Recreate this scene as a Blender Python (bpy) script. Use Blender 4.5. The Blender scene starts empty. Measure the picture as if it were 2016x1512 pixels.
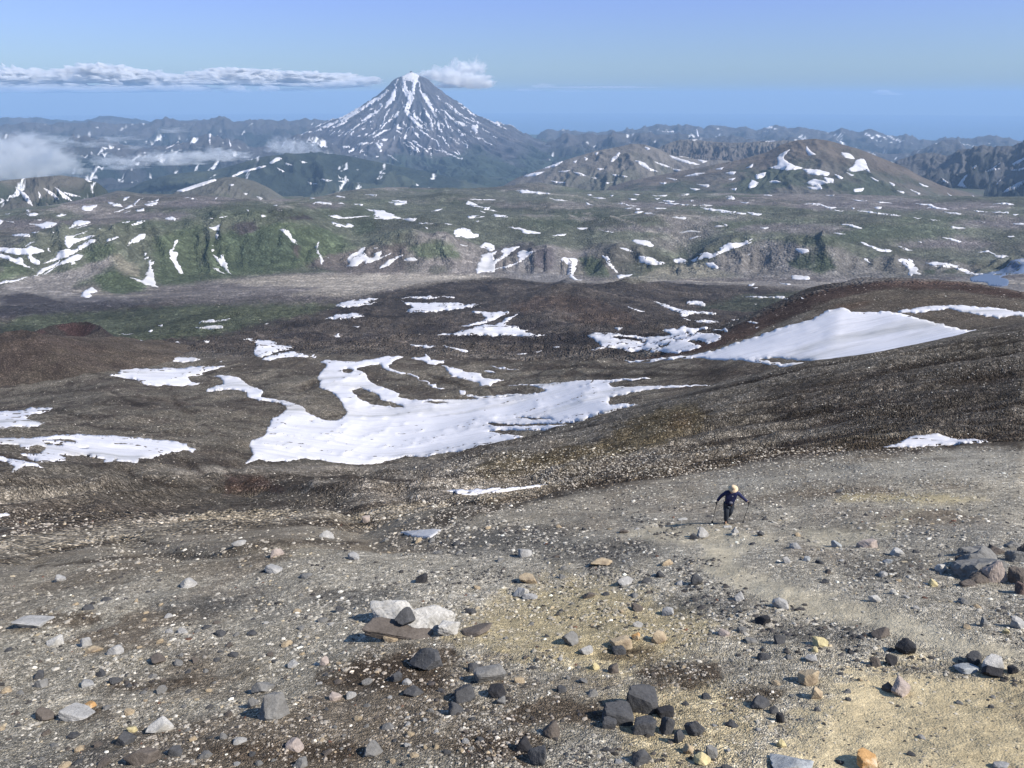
import bpy, math, random
import numpy as np
from mathutils import Vector, Matrix, geometry
random.seed(7); np.random.seed(7)
SC = bpy.context.scene
COL = SC.collection
R = math.radians

# ---------------------------------------------------------------- camera, sky, sun, exposure
PITCH = R(20.43); FPX = 1514.0
cam_d = bpy.data.cameras.new('camera'); cam = bpy.data.objects.new('camera', cam_d); COL.objects.link(cam)
cam_d.sensor_width = 36; cam_d.lens = 36*FPX/2016
cam_d.clip_start = 0.05; cam_d.clip_end = 400000
cam.location = (0, 0, 0); cam.rotation_euler = (R(90)-PITCH, 0, 0)
SC.camera = cam
SUN_AZ = 112.0     # degrees clockwise from the view direction (+Y)
SUN_EL = 44.0
world = bpy.data.worlds.new('World'); SC.world = world; world.use_nodes = True
wn = world.node_tree
bg = wn.nodes['Background']; bg.inputs['Strength'].default_value = 0.105
sky = wn.nodes.new('ShaderNodeTexSky'); sky.sky_type = 'NISHITA'; sky.sun_disc = False
sky.sun_elevation = R(SUN_EL); sky.sun_rotation = R(SUN_AZ)
sky.altitude = 1600; sky.air_density = 1.6; sky.dust_density = 0.2; sky.ozone_density = 4.0
gm = wn.nodes.new('ShaderNodeTexCoord'); sx = wn.nodes.new('ShaderNodeSeparateXYZ'); wn.links.new(gm.outputs['Generated'], sx.inputs[0])
rp = wn.nodes.new('ShaderNodeValToRGB'); wn.links.new(sx.outputs[2], rp.inputs[0])   # the clear blue of that day: less white towards the horizon, all the way round
e = rp.color_ramp.elements; e[0].position = 0.0; e[0].color = (.30, .47, .80, 1); e[1].position = .75; e[1].color = (.95, .97, 1, 1)
for p_, c_ in ((.035, (.40, .54, .90)), (.10, (.49, .545, .99)), (.2, (.58, .695, 1.0)), (.4, (.8, .86, 1.0))):
    q_ = e.new(p_); q_.color = (*c_, 1)
mx = wn.nodes.new('ShaderNodeMix'); mx.data_type = 'RGBA'; mx.blend_type = 'MULTIPLY'; mx.inputs[0].default_value = 1
wn.links.new(sky.outputs[0], mx.inputs[6]); wn.links.new(rp.outputs[0], mx.inputs[7]); wn.links.new(mx.outputs[2], bg.inputs['Color'])
sun_d = bpy.data.lights.new('sun', 'SUN'); sun_d.energy = 5.0; sun_d.angle = R(0.53); sun_d.color = (1.0, 0.93, 0.82)
sun = bpy.data.objects.new('sun', sun_d); COL.objects.link(sun)
ld = Vector((math.cos(R(SUN_EL))*math.sin(R(SUN_AZ)), math.cos(R(SUN_EL))*math.cos(R(SUN_AZ)), math.sin(R(SUN_EL))))
sun.rotation_euler = ld.to_track_quat('Z', 'Y').to_euler()
sun.location = ld*100
SC.view_settings.view_transform = 'Standard'; SC.view_settings.look = 'None'
SC.view_settings.exposure = 0.55; SC.view_settings.gamma = 1.0; SC.view_settings.use_curve_mapping = False
SC.render.engine = 'CYCLES'
cy = SC.cycles
cy.use_denoising = True; cy.volume_bounces = 6; cy.max_bounces = 8; cy.diffuse_bounces = 2
cy.volume_step_rate = 1.0; cy.volume_max_steps = 256
HAZE_DENSITY = 2.45e-5

# ---------------------------------------------------------------- pixel -> direction (photograph pixels, 2016 x 1512)
CP, SP = math.cos(PITCH), math.sin(PITCH)
def uv2ang(u, v):
    u = np.asarray(u, float); v = np.asarray(v, float)
    x = (u-1008)/FPX; h = (756-v)/FPX
    Y = CP+SP*h; Z = -SP+CP*h
    return np.arctan2(x, Y), Z/np.hypot(x, Y)
def xyz2uv(X, Y, Z):
    f = Y*CP-Z*SP; up = Y*SP+Z*CP
    f = np.where(f < 1e-3, 1e-3, f)
    return 1008+FPX*X/f, 756-FPX*up/f

# ---------------------------------------------------------------- noise
def _hash(ix, iy, seed):
    h = (ix.astype(np.int64)*374761393 + iy.astype(np.int64)*668265263 + seed*974634777) & 0xFFFFFFFF
    h = ((h ^ (h >> 13))*1274126177) & 0xFFFFFFFF
    h = ((h ^ (h >> 16))*2246822519) & 0xFFFFFFFF
    return ((h ^ (h >> 15)) & 0xFFFFFF)/float(0xFFFFFF)
def vnoise(x, y, seed=0):
    ix = np.floor(x); iy = np.floor(y); fx = x-ix; fy = y-iy
    fx = fx*fx*fx*(fx*(fx*6-15)+10); fy = fy*fy*fy*(fy*(fy*6-15)+10)
    a = _hash(ix, iy, seed); b = _hash(ix+1, iy, seed); c = _hash(ix, iy+1, seed); d = _hash(ix+1, iy+1, seed)
    return (a+(b-a)*fx)*(1-fy)+(c+(d-c)*fx)*fy
def fbm(x, y, oct=5, seed=0, gain=0.5):
    s = 0; a = 1; t = 0
    for k in range(oct):
        s = s+a*(vnoise(x, y, seed+k)*2-1); t += a; a *= gain
        x, y = (x*0.8-y*0.6)*2.03+17.1, (x*0.6+y*0.8)*2.03-5.3
    return s/t
def ridged(x, y, oct=5, seed=0, gain=0.5):
    s = 0; a = 1; t = 0
    for k in range(oct):
        n = 1-np.abs(vnoise(x, y, seed+k)*2-1)
        s = s+a*n*n; t += a; a *= gain
        x, y = x*2.03+17.1, y*2.03-5.3
    return s/t*2-1
def sstep(a, b, x):
    t = np.clip((x-a)/(b-a), 0, 1); return t*t*(3-2*t)

# ---------------------------------------------------------------- mesh helpers
def tag(o, label=None, cat=None, group=None, kind=None):
    if label: o['label'] = label
    if cat: o['category'] = cat
    if group: o['group'] = group
    if kind: o['kind'] = kind
    return o
def mesh_np(name, verts, faces, mat=None, smooth=True, col=None):
    """verts (n,3), faces (m,k) with constant k"""
    verts = np.asarray(verts, np.float32); faces = np.asarray(faces, np.int32)
    me = bpy.data.meshes.new(name); k = faces.shape[1]; m = len(faces)
    me.vertices.add(len(verts)); me.vertices.foreach_set('co', verts.ravel())
    me.loops.add(m*k); me.loops.foreach_set('vertex_index', faces.ravel())
    me.polygons.add(m); me.polygons.foreach_set('loop_start', np.arange(0, m*k, k, dtype=np.int32))
    me.polygons.foreach_set('use_smooth', np.full(m, smooth))
    if col is not None:
        a = me.color_attributes.new('Col', 'FLOAT_COLOR', 'POINT')
        col = np.asarray(col); c = np.ones((len(verts), 4), np.float32); c[:, :3] = col[:, :3]
        c[:, 3] = col[:, 3] if col.shape[1] == 4 else 0
        a.data.foreach_set('color', c.ravel())
    me.update(calc_edges=True); me.validate()
    if mat: me.materials.append(mat)
    return me
def link(name, me, parent=None):
    o = bpy.data.objects.new(name, me); COL.objects.link(o)
    if parent is not None: o.parent = parent
    return o
def empty(name, loc=(0, 0, 0)):
    o = bpy.data.objects.new(name, None); COL.objects.link(o); o.location = loc; return o

# ---------------------------------------------------------------- polar height surfaces
class Surf:
    """heightfield on a polar grid about the viewpoint: az[i] (ascending), R[i,j] ascending in j, Z[i,j]"""
    def __init__(s, az, Rg, Zg):
        s.az = az; s.R = Rg; s.Z = Zg; s.T = Zg/Rg
        s.Tm = np.maximum.accumulate(s.T, axis=1)
    def cols(s, a):
        k = np.clip(np.searchsorted(s.az, a)-1, 0, len(s.az)-2)
        f = (a-s.az[k])/(s.az[k+1]-s.az[k]); return k, np.clip(f, 0, 1)
    def hit(s, u, v, chunk=4000, slack=True, jmin=0):
        """first hit of the view rays through (u,v) -> x,y,z,r (nan where it misses)"""
        u = np.atleast_1d(np.asarray(u, float)); v = np.atleast_1d(np.asarray(v, float))
        out = np.full((len(u), 4), np.nan)
        for c in range(0, len(u), chunk):
            a, t = uv2ang(u[c:c+chunk], v[c:c+chunk]); k, f = s.cols(a); f = f[:, None]
            Tc = s.T[k]*(1-f)+s.T[k+1]*f
            Rc = s.R[k]*(1-f)+s.R[k+1]*f
            ge = Tc >= t[:, None]
            ge[:, :jmin] = False
            j = np.argmax(ge, axis=1); ok = ge.any(axis=1)
            if slack:
                jm = np.argmax(Tc[:, jmin:], axis=1)+jmin; j = np.where(ok, j, jm)
            j0 = np.maximum(j-1, 0); ar = np.arange(len(j))
            t0 = Tc[ar, j0]; t1 = Tc[ar, j]
            w = np.clip(np.where(np.abs(t1-t0) > 1e-12, (t-t0)/(t1-t0+1e-15), 1), 0, 1)
            r = Rc[ar, j0]*(1-w)+Rc[ar, j]*w
            z = t*r
            z = np.where(ok, z, t1*r)
            if not slack: r = np.where(ok, r, np.nan)
            out[c:c+chunk] = np.stack([r*np.sin(a), r*np.cos(a), z, r], 1)
        return out
    def height(s, x, y):
        x = np.atleast_1d(np.asarray(x, float)); y = np.atleast_1d(np.asarray(y, float))
        a = np.arctan2(x, y); r = np.hypot(x, y); k, f = s.cols(a)
        out = np.empty(len(x))
        for c in range(0, len(x), 4000):
            kk = k[c:c+4000]; ff = f[c:c+4000][:, None]; rr = r[c:c+4000]
            Rc = s.R[kk]*(1-ff)+s.R[kk+1]*ff; Zc = s.Z[kk]*(1-ff)+s.Z[kk+1]*ff
            j = np.clip((Rc < rr[:, None]).sum(1), 1, Rc.shape[1]-1); ar = np.arange(len(j))
            w = np.clip((rr-Rc[ar, j-1])/(Rc[ar, j]-Rc[ar, j-1]), 0, 1)
            out[c:c+4000] = Zc[ar, j-1]*(1-w)+Zc[ar, j]*w
        return out
    def xyz(s):
        a = s.az[:, None]
        return s.R*np.sin(a), s.R*np.cos(a), s.Z
    def mesh(s, name, mat, col, j0=0, j1=None, i0=0, i1=None):
        X, Y, Z = s.xyz()
        X = X[i0:i1, j0:j1]; Y = Y[i0:i1, j0:j1]; Z = Z[i0:i1, j0:j1]
        n, m = X.shape
        idx = np.arange(n*m).reshape(n, m)
        F = np.stack([idx[:-1, :-1], idx[1:, :-1], idx[1:, 1:], idx[:-1, 1:]], -1).reshape(-1, 4)
        return mesh_np(name, np.stack([X, Y, Z], -1).reshape(-1, 3), F, mat, True, col[i0:i1, j0:j1].reshape(-1, col.shape[-1]))

def in_poly(px, py, poly):
    poly = np.asarray(poly, float); inside = np.zeros(px.shape, bool)
    x0, y0 = poly[:, 0].min(), poly[:, 1].min(); x1, y1 = poly[:, 0].max(), poly[:, 1].max()
    m = (px >= x0) & (px <= x1) & (py >= y0) & (py <= y1)
    if not m.any(): return inside
    qx = px[m]; qy = py[m]; r = np.zeros(qx.shape, bool)
    n = len(poly)
    for i in range(n):
        ax, ay = poly[i]; bx, by = poly[(i+1) % n]
        if ay == by: continue
        c = ((ay > qy) != (by > qy)) & (qx < (bx-ax)*(qy-ay)/(by-ay)+ax)
        r ^= c
    inside[m] = r
    return inside
def crop(x0, y0, s, pts):
    return [(x0+p[0]*s, y0+p[1]*s)+tuple(q*s for q in p[2:]) for p in pts]
def stroke(pts):
    """(x, y, width) centre line -> closed outline"""
    p = np.array(pts, float); d = np.gradient(p[:, :2], axis=0); d /= np.hypot(d[:, 0], d[:, 1])[:, None]+1e-9
    n = np.stack([-d[:, 1], d[:, 0]], 1)*p[:, 2:3]/2
    return [tuple(q) for q in np.concatenate([p[:, :2]+n, (p[:, :2]-n)[::-1]])]
def smooth_poly(poly, step, jag=(0, 0), seed=0, scale=8.0):
    """resample a closed outline (Catmull-Rom), then roughen it"""
    p = np.array([q[:2] for q in poly], float); n = len(p); out = []
    for i in range(n):
        a, b, c, d = p[i-1], p[i], p[(i+1) % n], p[(i+2) % n]
        L = np.hypot(*(c-b)); k = max(1, int(round(L/step)))
        for q in range(k):
            t = q/k
            cr = 0.5*((2*b)+(-a+c)*t+(2*a-5*b+4*c-d)*t*t+(-a+3*b-3*c+d)*t**3)
            out.append(cr*0.6+(b+(c-b)*t)*0.4)
    o = np.array(out)
    if jag[0] or jag[1]:
        o = o+np.stack([fbm(o[:, 0]/scale, o[:, 1]/scale*2, 4, seed+31)*jag[0]*2, fbm(o[:, 0]/scale, o[:, 1]/scale*2, 4, seed+57)*jag[1]*2], 1)
    return o
# ---------------------------------------------------------------- materials
def N(nt, t, **k):
    n = nt.nodes.new(t)
    for a, b in k.items():
        if a.startswith('i_'): n.inputs[int(a[2:]) if a[2:].isdigit() else a[2:]].default_value = b
        else: setattr(n, a, b)
    return n
def new_mat(name, rough=0.95, spec=0.2):
    m = bpy.data.materials.new(name); m.use_nodes = True; nt = m.node_tree
    b = nt.nodes['Principled BSDF']; b.inputs['Roughness'].default_value = rough
    b.inputs['Specular IOR Level'].default_value = spec
    return m, nt, b
def math_n(nt, op, a, b=None, clamp=False):
    n = N(nt, 'ShaderNodeMath', operation=op, use_clamp=clamp)
    for i, x in enumerate((a, b)):
        if x is None: continue
        if isinstance(x, (int, float)): n.inputs[i].default_value = x
        else: nt.links.new(x, n.inputs[i])
    return n.outputs[0]
def noise(nt, vec, scale, detail=6, rough=.6, dist=0.0):
    n = N(nt, 'ShaderNodeTexNoise'); n.inputs['Scale'].default_value = scale; n.inputs['Detail'].default_value = detail
    n.inputs['Roughness'].default_value = rough; n.inputs['Distortion'].default_value = dist
    nt.links.new(vec, n.inputs['Vector']); return n.outputs['Fac']
def ramp(nt, fac, stops):
    n = N(nt, 'ShaderNodeValToRGB'); e = n.color_ramp.elements
    while len(e) > 1: e.remove(e[-1])
    for i, (p, c) in enumerate(stops):
        q = e[0] if i == 0 else e.new(p); q.position = p
        q.color = (c, c, c, 1) if isinstance(c, (int, float)) else (*c, 1)
    nt.links.new(fac, n.inputs[0]); return n.outputs[0]
def mul_col(nt, a, b, fac=1.0, mode='MULTIPLY'):
    n = N(nt, 'ShaderNodeMix', data_type='RGBA', blend_type=mode); n.inputs[0].default_value = fac
    nt.links.new(a, n.inputs[6]); 
    if isinstance(b, tuple): n.inputs[7].default_value = (*b, 1)
    else: nt.links.new(b, n.inputs[7])
    return n.outputs[2]
def coords(nt):
    return N(nt, 'ShaderNodeNewGeometry').outputs['Position']
def stretch(nt, vec, s, rot=0.0):
    m = N(nt, 'ShaderNodeMapping'); m.inputs['Scale'].default_value = s; m.inputs['Rotation'].default_value = (0, 0, rot)
    nt.links.new(vec, m.inputs[0]); return m.outputs[0]
def bump(nt, b, h, dist, strength=1.0):
    n = N(nt, 'ShaderNodeBump'); n.inputs['Strength'].default_value = strength; n.inputs['Distance'].default_value = dist
    nt.links.new(h, n.inputs['Height']); nt.links.new(n.outputs[0], b.inputs['Normal'])
def pebbles(nt, vec, scale, seedoff=0):
    v = N(nt, 'ShaderNodeTexVoronoi', feature='F1'); v.inputs['Scale'].default_value = scale; v.inputs['Randomness'].default_value = 1
    nt.links.new(vec, v.inputs['Vector']); return v.outputs['Distance'], v.outputs['Color']

def ground_mat(name, peb, far, contrast, bumpd):
    """vertex colour x soil noise x pebble cells (scales in 1/m)"""
    m, nt, b = new_mat(name, .97, .1); P = coords(nt)
    vcn = N(nt, 'ShaderNodeVertexColor', layer_name='Col'); c = vcn.outputs[0]; grit = math_n(nt, 'SUBTRACT', 1.0, vcn.outputs[1], True)
    n1 = noise(nt, P, far, 10, .65, .3)
    c = mul_col(nt, c, ramp(nt, n1, [(0, 1-contrast), (.5, 1.0), (1, 1+contrast)]))
    n0 = noise(nt, P, far*.12, 8, .6, .4)
    c = mul_col(nt, c, ramp(nt, n0, [(.25, 1-contrast*.7), (.5, 1.0), (.75, 1+contrast*.8)]))
    hs = math_n(nt, 'MULTIPLY', n1, 1.0)
    for sc, amt, dark in peb:
        d, pc = pebbles(nt, P, sc)
        s = N(nt, 'ShaderNodeSeparateColor'); nt.links.new(pc, s.inputs[0])
        tone = ramp(nt, s.outputs[0], [(0, .5), (.35, .8), (.7, 1.1), (.88, 1.5), (1, 2.4)])
        edge = ramp(nt, d, [(0, 1.0), (.45, 1.0), (.75, dark)])
        t = mul_col(nt, tone, edge)
        mxn = N(nt, 'ShaderNodeMix', data_type='RGBA', blend_type='MULTIPLY'); nt.links.new(math_n(nt, 'MULTIPLY', grit, amt), mxn.inputs[0])
        nt.links.new(c, mxn.inputs[6]); nt.links.new(t, mxn.inputs[7]); c = mxn.outputs[2]
        hd = math_n(nt, 'MULTIPLY', math_n(nt, 'MULTIPLY', math_n(nt, 'SUBTRACT', 0.7, d), .55), grit)
        hs = math_n(nt, 'ADD', hs, hd)
    nt.links.new(c, b.inputs['Base Color'])
    bump(nt, b, hs, bumpd, 1.0)
    return m
MAT = {}
MAT['near'] = ground_mat('gravel_near', [(34, .75, .55), (13, .5, .65), (4.5, .35, .75)], 2.2, .36, .06)
MAT['scree'] = ground_mat('scree_middle', [(3.2, .9, .45), (1.1, .7, .6)], .25, .62, .8)
MAT['lava'] = ground_mat('lava_field', [(.45, .55, .6), (.12, .5, .7)], .03, .8, 6)
MAT['land'] = ground_mat('tundra_far', [(.11, .4, .7), (.035, .35, .8)], .011, .48, 8)
def simple_mat(name, far, contrast, bumpd, rough=.97):
    m, nt, b = new_mat(name, rough, .1); P = coords(nt)
    c = N(nt, 'ShaderNodeVertexColor', layer_name='Col').outputs[0]
    n1 = noise(nt, P, far, 10, .65, .3)
    c = mul_col(nt, c, ramp(nt, n1, [(.2, 1-contrast), (.5, 1.0), (.8, 1+contrast)]))
    nt.links.new(c, b.inputs['Base Color']); bump(nt, b, n1, bumpd, 1.0); return m
MAT['mount'] = simple_mat('mountain_rock', .0045, .45, 60)
def snow_mat(name, sc, dirt):
    m, nt, b = new_mat(name, .6, .25); P = coords(nt)
    n1 = noise(nt, stretch(nt, P, (.35, 1.3, .6), .5), sc, 7, .6, .5)
    n2 = noise(nt, stretch(nt, P, (.25, 1.8, .5), .35), sc*6, 5, .6, .8)
    c = ramp(nt, n1, [(.28, (.34-dirt, .335-dirt, .33-dirt)), (.38, (.47, .465, .48)), (.48, (.565, .56, .60)), (.75, (.615, .61, .655))])
    c = mul_col(nt, c, ramp(nt, n2, [(.3, .8), (.5, 1.0)]), .9)
    nt.links.new(c, b.inputs['Base Color'])
    bump(nt, b, math_n(nt, 'ADD', n1, math_n(nt, 'MULTIPLY', n2, .25)), 1.2/sc*.05, .6)
    return m
MAT['snow'] = snow_mat('old_snow', .02, .06)
MAT['snow_far'] = snow_mat('far_snow', .003, .0)
def plain_mat(name, col, rough=.9, spec=.2, nscale=None, contrast=.3, bd=.01, metal=0):
    m, nt, b = new_mat(name, rough, spec); b.inputs['Metallic'].default_value = metal
    if nscale:
        tc = N(nt, 'ShaderNodeTexCoord').outputs['Object']
        n1 = noise(nt, tc, nscale, 8, .6)
        r = ramp(nt, n1, [(.25, tuple(x*(1-contrast) for x in col)), (.5, col), (.75, tuple(min(1, x*(1+contrast)) for x in col))])
        nt.links.new(r, b.inputs['Base Color']); bump(nt, b, n1, bd)
    else: b.inputs['Base Color'].default_value = (*col, 1)
    return m
# ---------------------------------------------------------------- the terrain: contour lines read off the photograph, each with its distance in metres
H0 = 6.1
def plane_z(x, y): return -H0-0.36*y+0.07*x
def contour_plane(v):
    us = np.linspace(-100, 2116, 60); a, t = uv2ang(us, np.full(60, float(v)))
    r = H0/np.maximum(-t-(0.36*np.cos(a)-0.07*np.sin(a)), 0.012)
    return a, r, None
def contour(pts):
    p = np.array(pts, float); us = np.linspace(p[0, 0], p[-1, 0], 140)
    v = np.interp(us, p[:, 0], p[:, 1]); r = np.exp(np.interp(us, p[:, 0], np.log(p[:, 2])))
    k = np.ones(5)/5
    rp = np.convolve(np.pad(np.log(r), 2, mode='edge'), k, 'valid'); 
    a, t = uv2ang(us, v); return a, np.exp(rp), t
def flat(r, z): return np.array([-2., 2.]), np.array([r, r], float), np.array([z/r, z/r])
CONT = [
 ('K0', (np.array([-2., 2.]), np.array([.45, .45]), np.array([-1.65/.45]*2)), 0), ('K00', (np.array([-2., 2.]), np.array([5.2, 5.2]), None), 8),
 ('K1', contour_plane(1560), 12), ('K2', contour_plane(1390), 40), ('K3', contour_plane(1280), 45),
 ('A', contour([(0,1200,23.5),(300,1140,24),(560,1085,25),(860,1040,27),(1100,1005,30),(1400,962,36),(1700,908,45),(2016,884,52)]), 75),
 ('B', contour([(0,1100,45),(300,1060,55),(560,1040,62),(800,1020,72),(860,1008,75),(1100,972,88),(1400,922,104),(1550,893,115),(1700,884,122),(2016,876,130)]), 55),
 ('C', contour([(0,1000,110),(300,980,130),(500,960,150),(800,955,160),(1100,905,165),(1400,850,180),(1700,792,195),(2016,752,205)]), 75),
 ('D', contour([(0,930,200),(300,925,230),(500,912,300),(730,916,325),(870,897,318),(1000,867,304),(1130,836,296),(1250,799,290),(1400,761,285),(1500,736,282),(1600,712,284),(1750,690,290),(1940,655,300),(2016,640,305)]), 80),
 ('E', contour([(0,850,330),(300,850,360),(500,850,400),(730,860,420),(900,850,400),(1000,835,385),(1130,806,380),(1250,778,375),(1400,763,375),(1600,722,378),(1800,690,380),(2016,650,385)]), 45),
 ('F', contour([(0,772,700),(220,738,720),(400,745,680),(500,748,640),(730,750,590),(1000,745,560),(1250,718,500),(1400,696,470),(1650,612,500),(1800,600,500),(2016,610,500)]), 65),
 ('G', contour([(0,700,900),(200,700,880),(500,700,770),(800,696,700),(1100,706,640),(1240,709,570),(1300,695,550),(1400,665,535),(1500,620,550),(1600,580,560),(1700,561,570),(1800,556,580),(1900,560,590),(2016,577,600)]), 45),
 ('H', contour([(0,668,1150),(200,668,1150),(500,665,1000),(800,660,950),(1000,650,950),(1200,646,900),(1400,648,850),(1500,650,860),(1600,640,900),(1800,620,950),(2016,620,950)]), 45),
 ('I', contour([(0,655,1700),(200,655,1700),(350,640,1600),(500,620,1500),(700,600,1650),(850,585,1800),(1000,578,1900),(1100,576,1950),(1250,582,1800),(1400,600,1600),(1600,600,1600),(2016,600,1600)]), 60),
 ('J', contour([(0,600,2150),(300,590,2250),(500,575,2250),(700,571,2150),(800,561,2150),(900,551,2200),(980,547,2250),(1060,555,2250),(1085,557,2250),(1115,550,2250),(1150,557,2250),(1300,556,2250),(1500,562,2250),(2016,580,2300)]), 45),
 ('K', contour([(0,575,2550),(300,566,2550),(400,556,2600),(550,541,2650),(700,535,2700),(950,541,2680),(1200,548,2650),(1500,546,2750),(1750,550,2750),(2016,540,2900)]), 22),
 ('L', contour([(0,480,3200),(120,455,3250),(230,440,3300),(330,436,3300),(430,420,3200),(560,422,3080),(640,450,3150),(700,478,3150),(780,470,3050),(880,462,3050),(940,490,3050),(1000,500,3000),(1080,492,2980),(1140,505,3000),(1200,490,3050),(1280,495,3150),(1340,515,3150),(1420,490,3100),(1520,472,3120),(1620,470,3100),(1720,495,3150),(1800,512,3250),(1900,510,3400),(2016,500,3500)]), 75),
 ('M', contour([(0,432,4000),(200,408,4100),(400,400,4100),(560,405,3800),(800,410,3900),(1000,420,3800),(1300,425,3700),(1600,425,3800),(2016,430,4100)]), 42),
 ('N', contour([(0,414,4700),(95,405,4700),(170,393,4600),(235,378,4800),(280,382,4800),(400,382,4800),(520,394,4700),(640,386,5000),(700,374,5300),(760,368,5500),(880,370,5600),(1060,364,5600),(1150,374,5600),(1400,380,5600),(1700,384,5600),(1900,388,5600),(2016,386,5600)]), 42),
 ('O', flat(7600, -1130), 8), ('P', flat(10500, -1250), 6), ('Q', flat(30000, -1330), 12), ('S', flat(36000, -1720), 3),
]
az_in = np.linspace(R(-43.5), R(43.5), 620)
az_out = np.linspace(0, 1, 22)[1:]**1.4*R(36)
AZ = np.concatenate([az_in[0]-az_out[::-1], az_in, az_in[-1]+az_out])
nA = len(AZ); cr = []; cz = []
for name, (ca, rr, tt), _ in CONT:
    r = np.exp(np.interp(AZ, ca, np.log(rr)))
    if tt is None: z = plane_z(r*np.sin(AZ), r*np.cos(AZ))
    else: z = np.interp(AZ, ca, tt)*r
    cr.append(r); cz.append(z)
cr = np.array(cr).T; cz = np.array(cz).T
for j in range(1, cr.shape[1]): cr[:, j] = np.maximum(cr[:, j], cr[:, j-1]*1.03)
rows = [c[2] for c in CONT][1:]
ROW0 = np.concatenate([[0], np.cumsum(rows)])       # row index of each contour
CI = {c[0]: int(ROW0[i]) for i, c in enumerate(CONT)}
dz = np.diff(cz, axis=1)/np.diff(cr, axis=1); hh = np.diff(cr, axis=1)
mm = np.zeros_like(cz); mm[:, 0] = dz[:, 0]; mm[:, -1] = dz[:, -1]
w1 = 2*hh[:, 1:]+hh[:, :-1]; w2 = hh[:, 1:]+2*hh[:, :-1]
same = dz[:, 1:]*dz[:, :-1] > 0
with np.errstate(divide='ignore', invalid='ignore'):
    hm = (w1+w2)/(w1/dz[:, :-1]+w2/dz[:, 1:])
mm[:, 1:-1] = np.where(same, hm, 0)
Rg = []; Zg = []; Tg = []
for j, n in enumerate(rows):
    q = np.arange(n+1 if j == len(rows)-1 else n)/n
    r0 = cr[:, j:j+1]; r1 = cr[:, j+1:j+2]
    r = r0*(r1/r0)**q[None, :]; s = (r-r0)/(r1-r0); h = r1-r0
    z = (2*s**3-3*s**2+1)*cz[:, j:j+1]+(s**3-2*s**2+s)*h*mm[:, j:j+1]+(-2*s**3+3*s**2)*cz[:, j+1:j+2]+(s**3-s**2)*h*mm[:, j+1:j+2]
    Rg.append(r); Zg.append(z); Tg.append(np.broadcast_to(j+q, r.shape))
Rg = np.concatenate(Rg, 1); Zg = np.concatenate(Zg, 1); TT = np.concatenate(Tg, 1)
A2 = np.broadcast_to(AZ[:, None], Rg.shape)
XG = Rg*np.sin(A2); YG = Rg*np.cos(A2)
KI = {c[0]: i for i, c in enumerate(CONT)}
def band(a, b, fa=0.25, fb=0.25):        # 1 between contours a and b, fading over fa / fb contour intervals
    return sstep(KI[a]-fa, KI[a]+fa, TT)*(1-sstep(KI[b]-fb, KI[b]+fb, TT))
U0, V0 = xyz2uv(XG, YG, Zg)
# --- relief that is too fine for the contours, in metres of the world
dzn = np.zeros_like(Zg)
dzn += band('K0', 'B', .5, .5)*(fbm(XG*.9, YG*.9, 4, 3)*.11+fbm(XG*.16, YG*.16, 3, 9)*.34*sstep(5, 14, Rg))
flow = band('B', 'D', .3, .3)*(1-sstep(900, 1200, U0))          # muddy lobes, lower left
dzn += flow*(ridged(TT*3.8+fbm(XG/70, YG/70, 2, 5)*1.1, A2*2.0, 2, 21)*4.2*sstep(38, 120, Rg)+ridged(XG/30, YG/24, 2, 24)*.8+fbm(XG/9, YG/9, 3, 22)*.3)
ridge = band('B', 'D', .2, .12)*sstep(850, 1150, U0)            # scree face: grooves that run along it
sl = TT*9+fbm(XG/60, YG/60, 2, 15)*.8
dzn += ridge*(ridged(sl, A2*3, 3, 41)*2.2+ridged(sl*3.1, A2*7, 3, 42)*.9+fbm(XG/5, YG/5, 3, 43)*.25)*band('B', 'D', .5, .35)
basin = band('D', 'G', .25, .3)
dzn += basin*(fbm(XG/45, YG/45, 5, 51)*2.6+ridged(XG/30, YG/40, 5, 52, .6)*2.0*(1-sstep(1200, 1300, U0)))
lava = band('G', 'J', .35, .2)
dzn += lava*(ridged(XG/110, YG/90, 6, 61, .65)*9+fbm(XG/400, YG/400, 3, 62)*9)*(1-.7*sstep(1300, 1450, U0)*(1-sstep(KI['H']-.3, KI['H']+.3, TT)))
dzn += band('J', 'K', .2, .4)*fbm(XG/120, YG/60, 4, 65)*1.5
hl = band('K', 'L', .05, .4)*sstep(KI['K'], KI['K']+.5, TT)
dzn += hl*(ridged(A2*3000/170+fbm(XG/300, YG/300, 2, 71)*.7, YG/900, 5, 72)*36+ridged(A2*3000/45, YG/200, 4, 73)*10+fbm(XG/260, YG/260, 5, 74)*20)
dzn += band('L', 'N', .4, .25)*(fbm(XG/620, YG/620, 6, 81, .55)*22+ridged(XG/300, YG/240, 5, 82)*13)*1.0
dzn += band('O', 'Q', .5, .5)*fbm(XG/2500, YG/2500, 6, 91)*160
dzn -= hl*5
Zg = Zg+dzn
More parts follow.
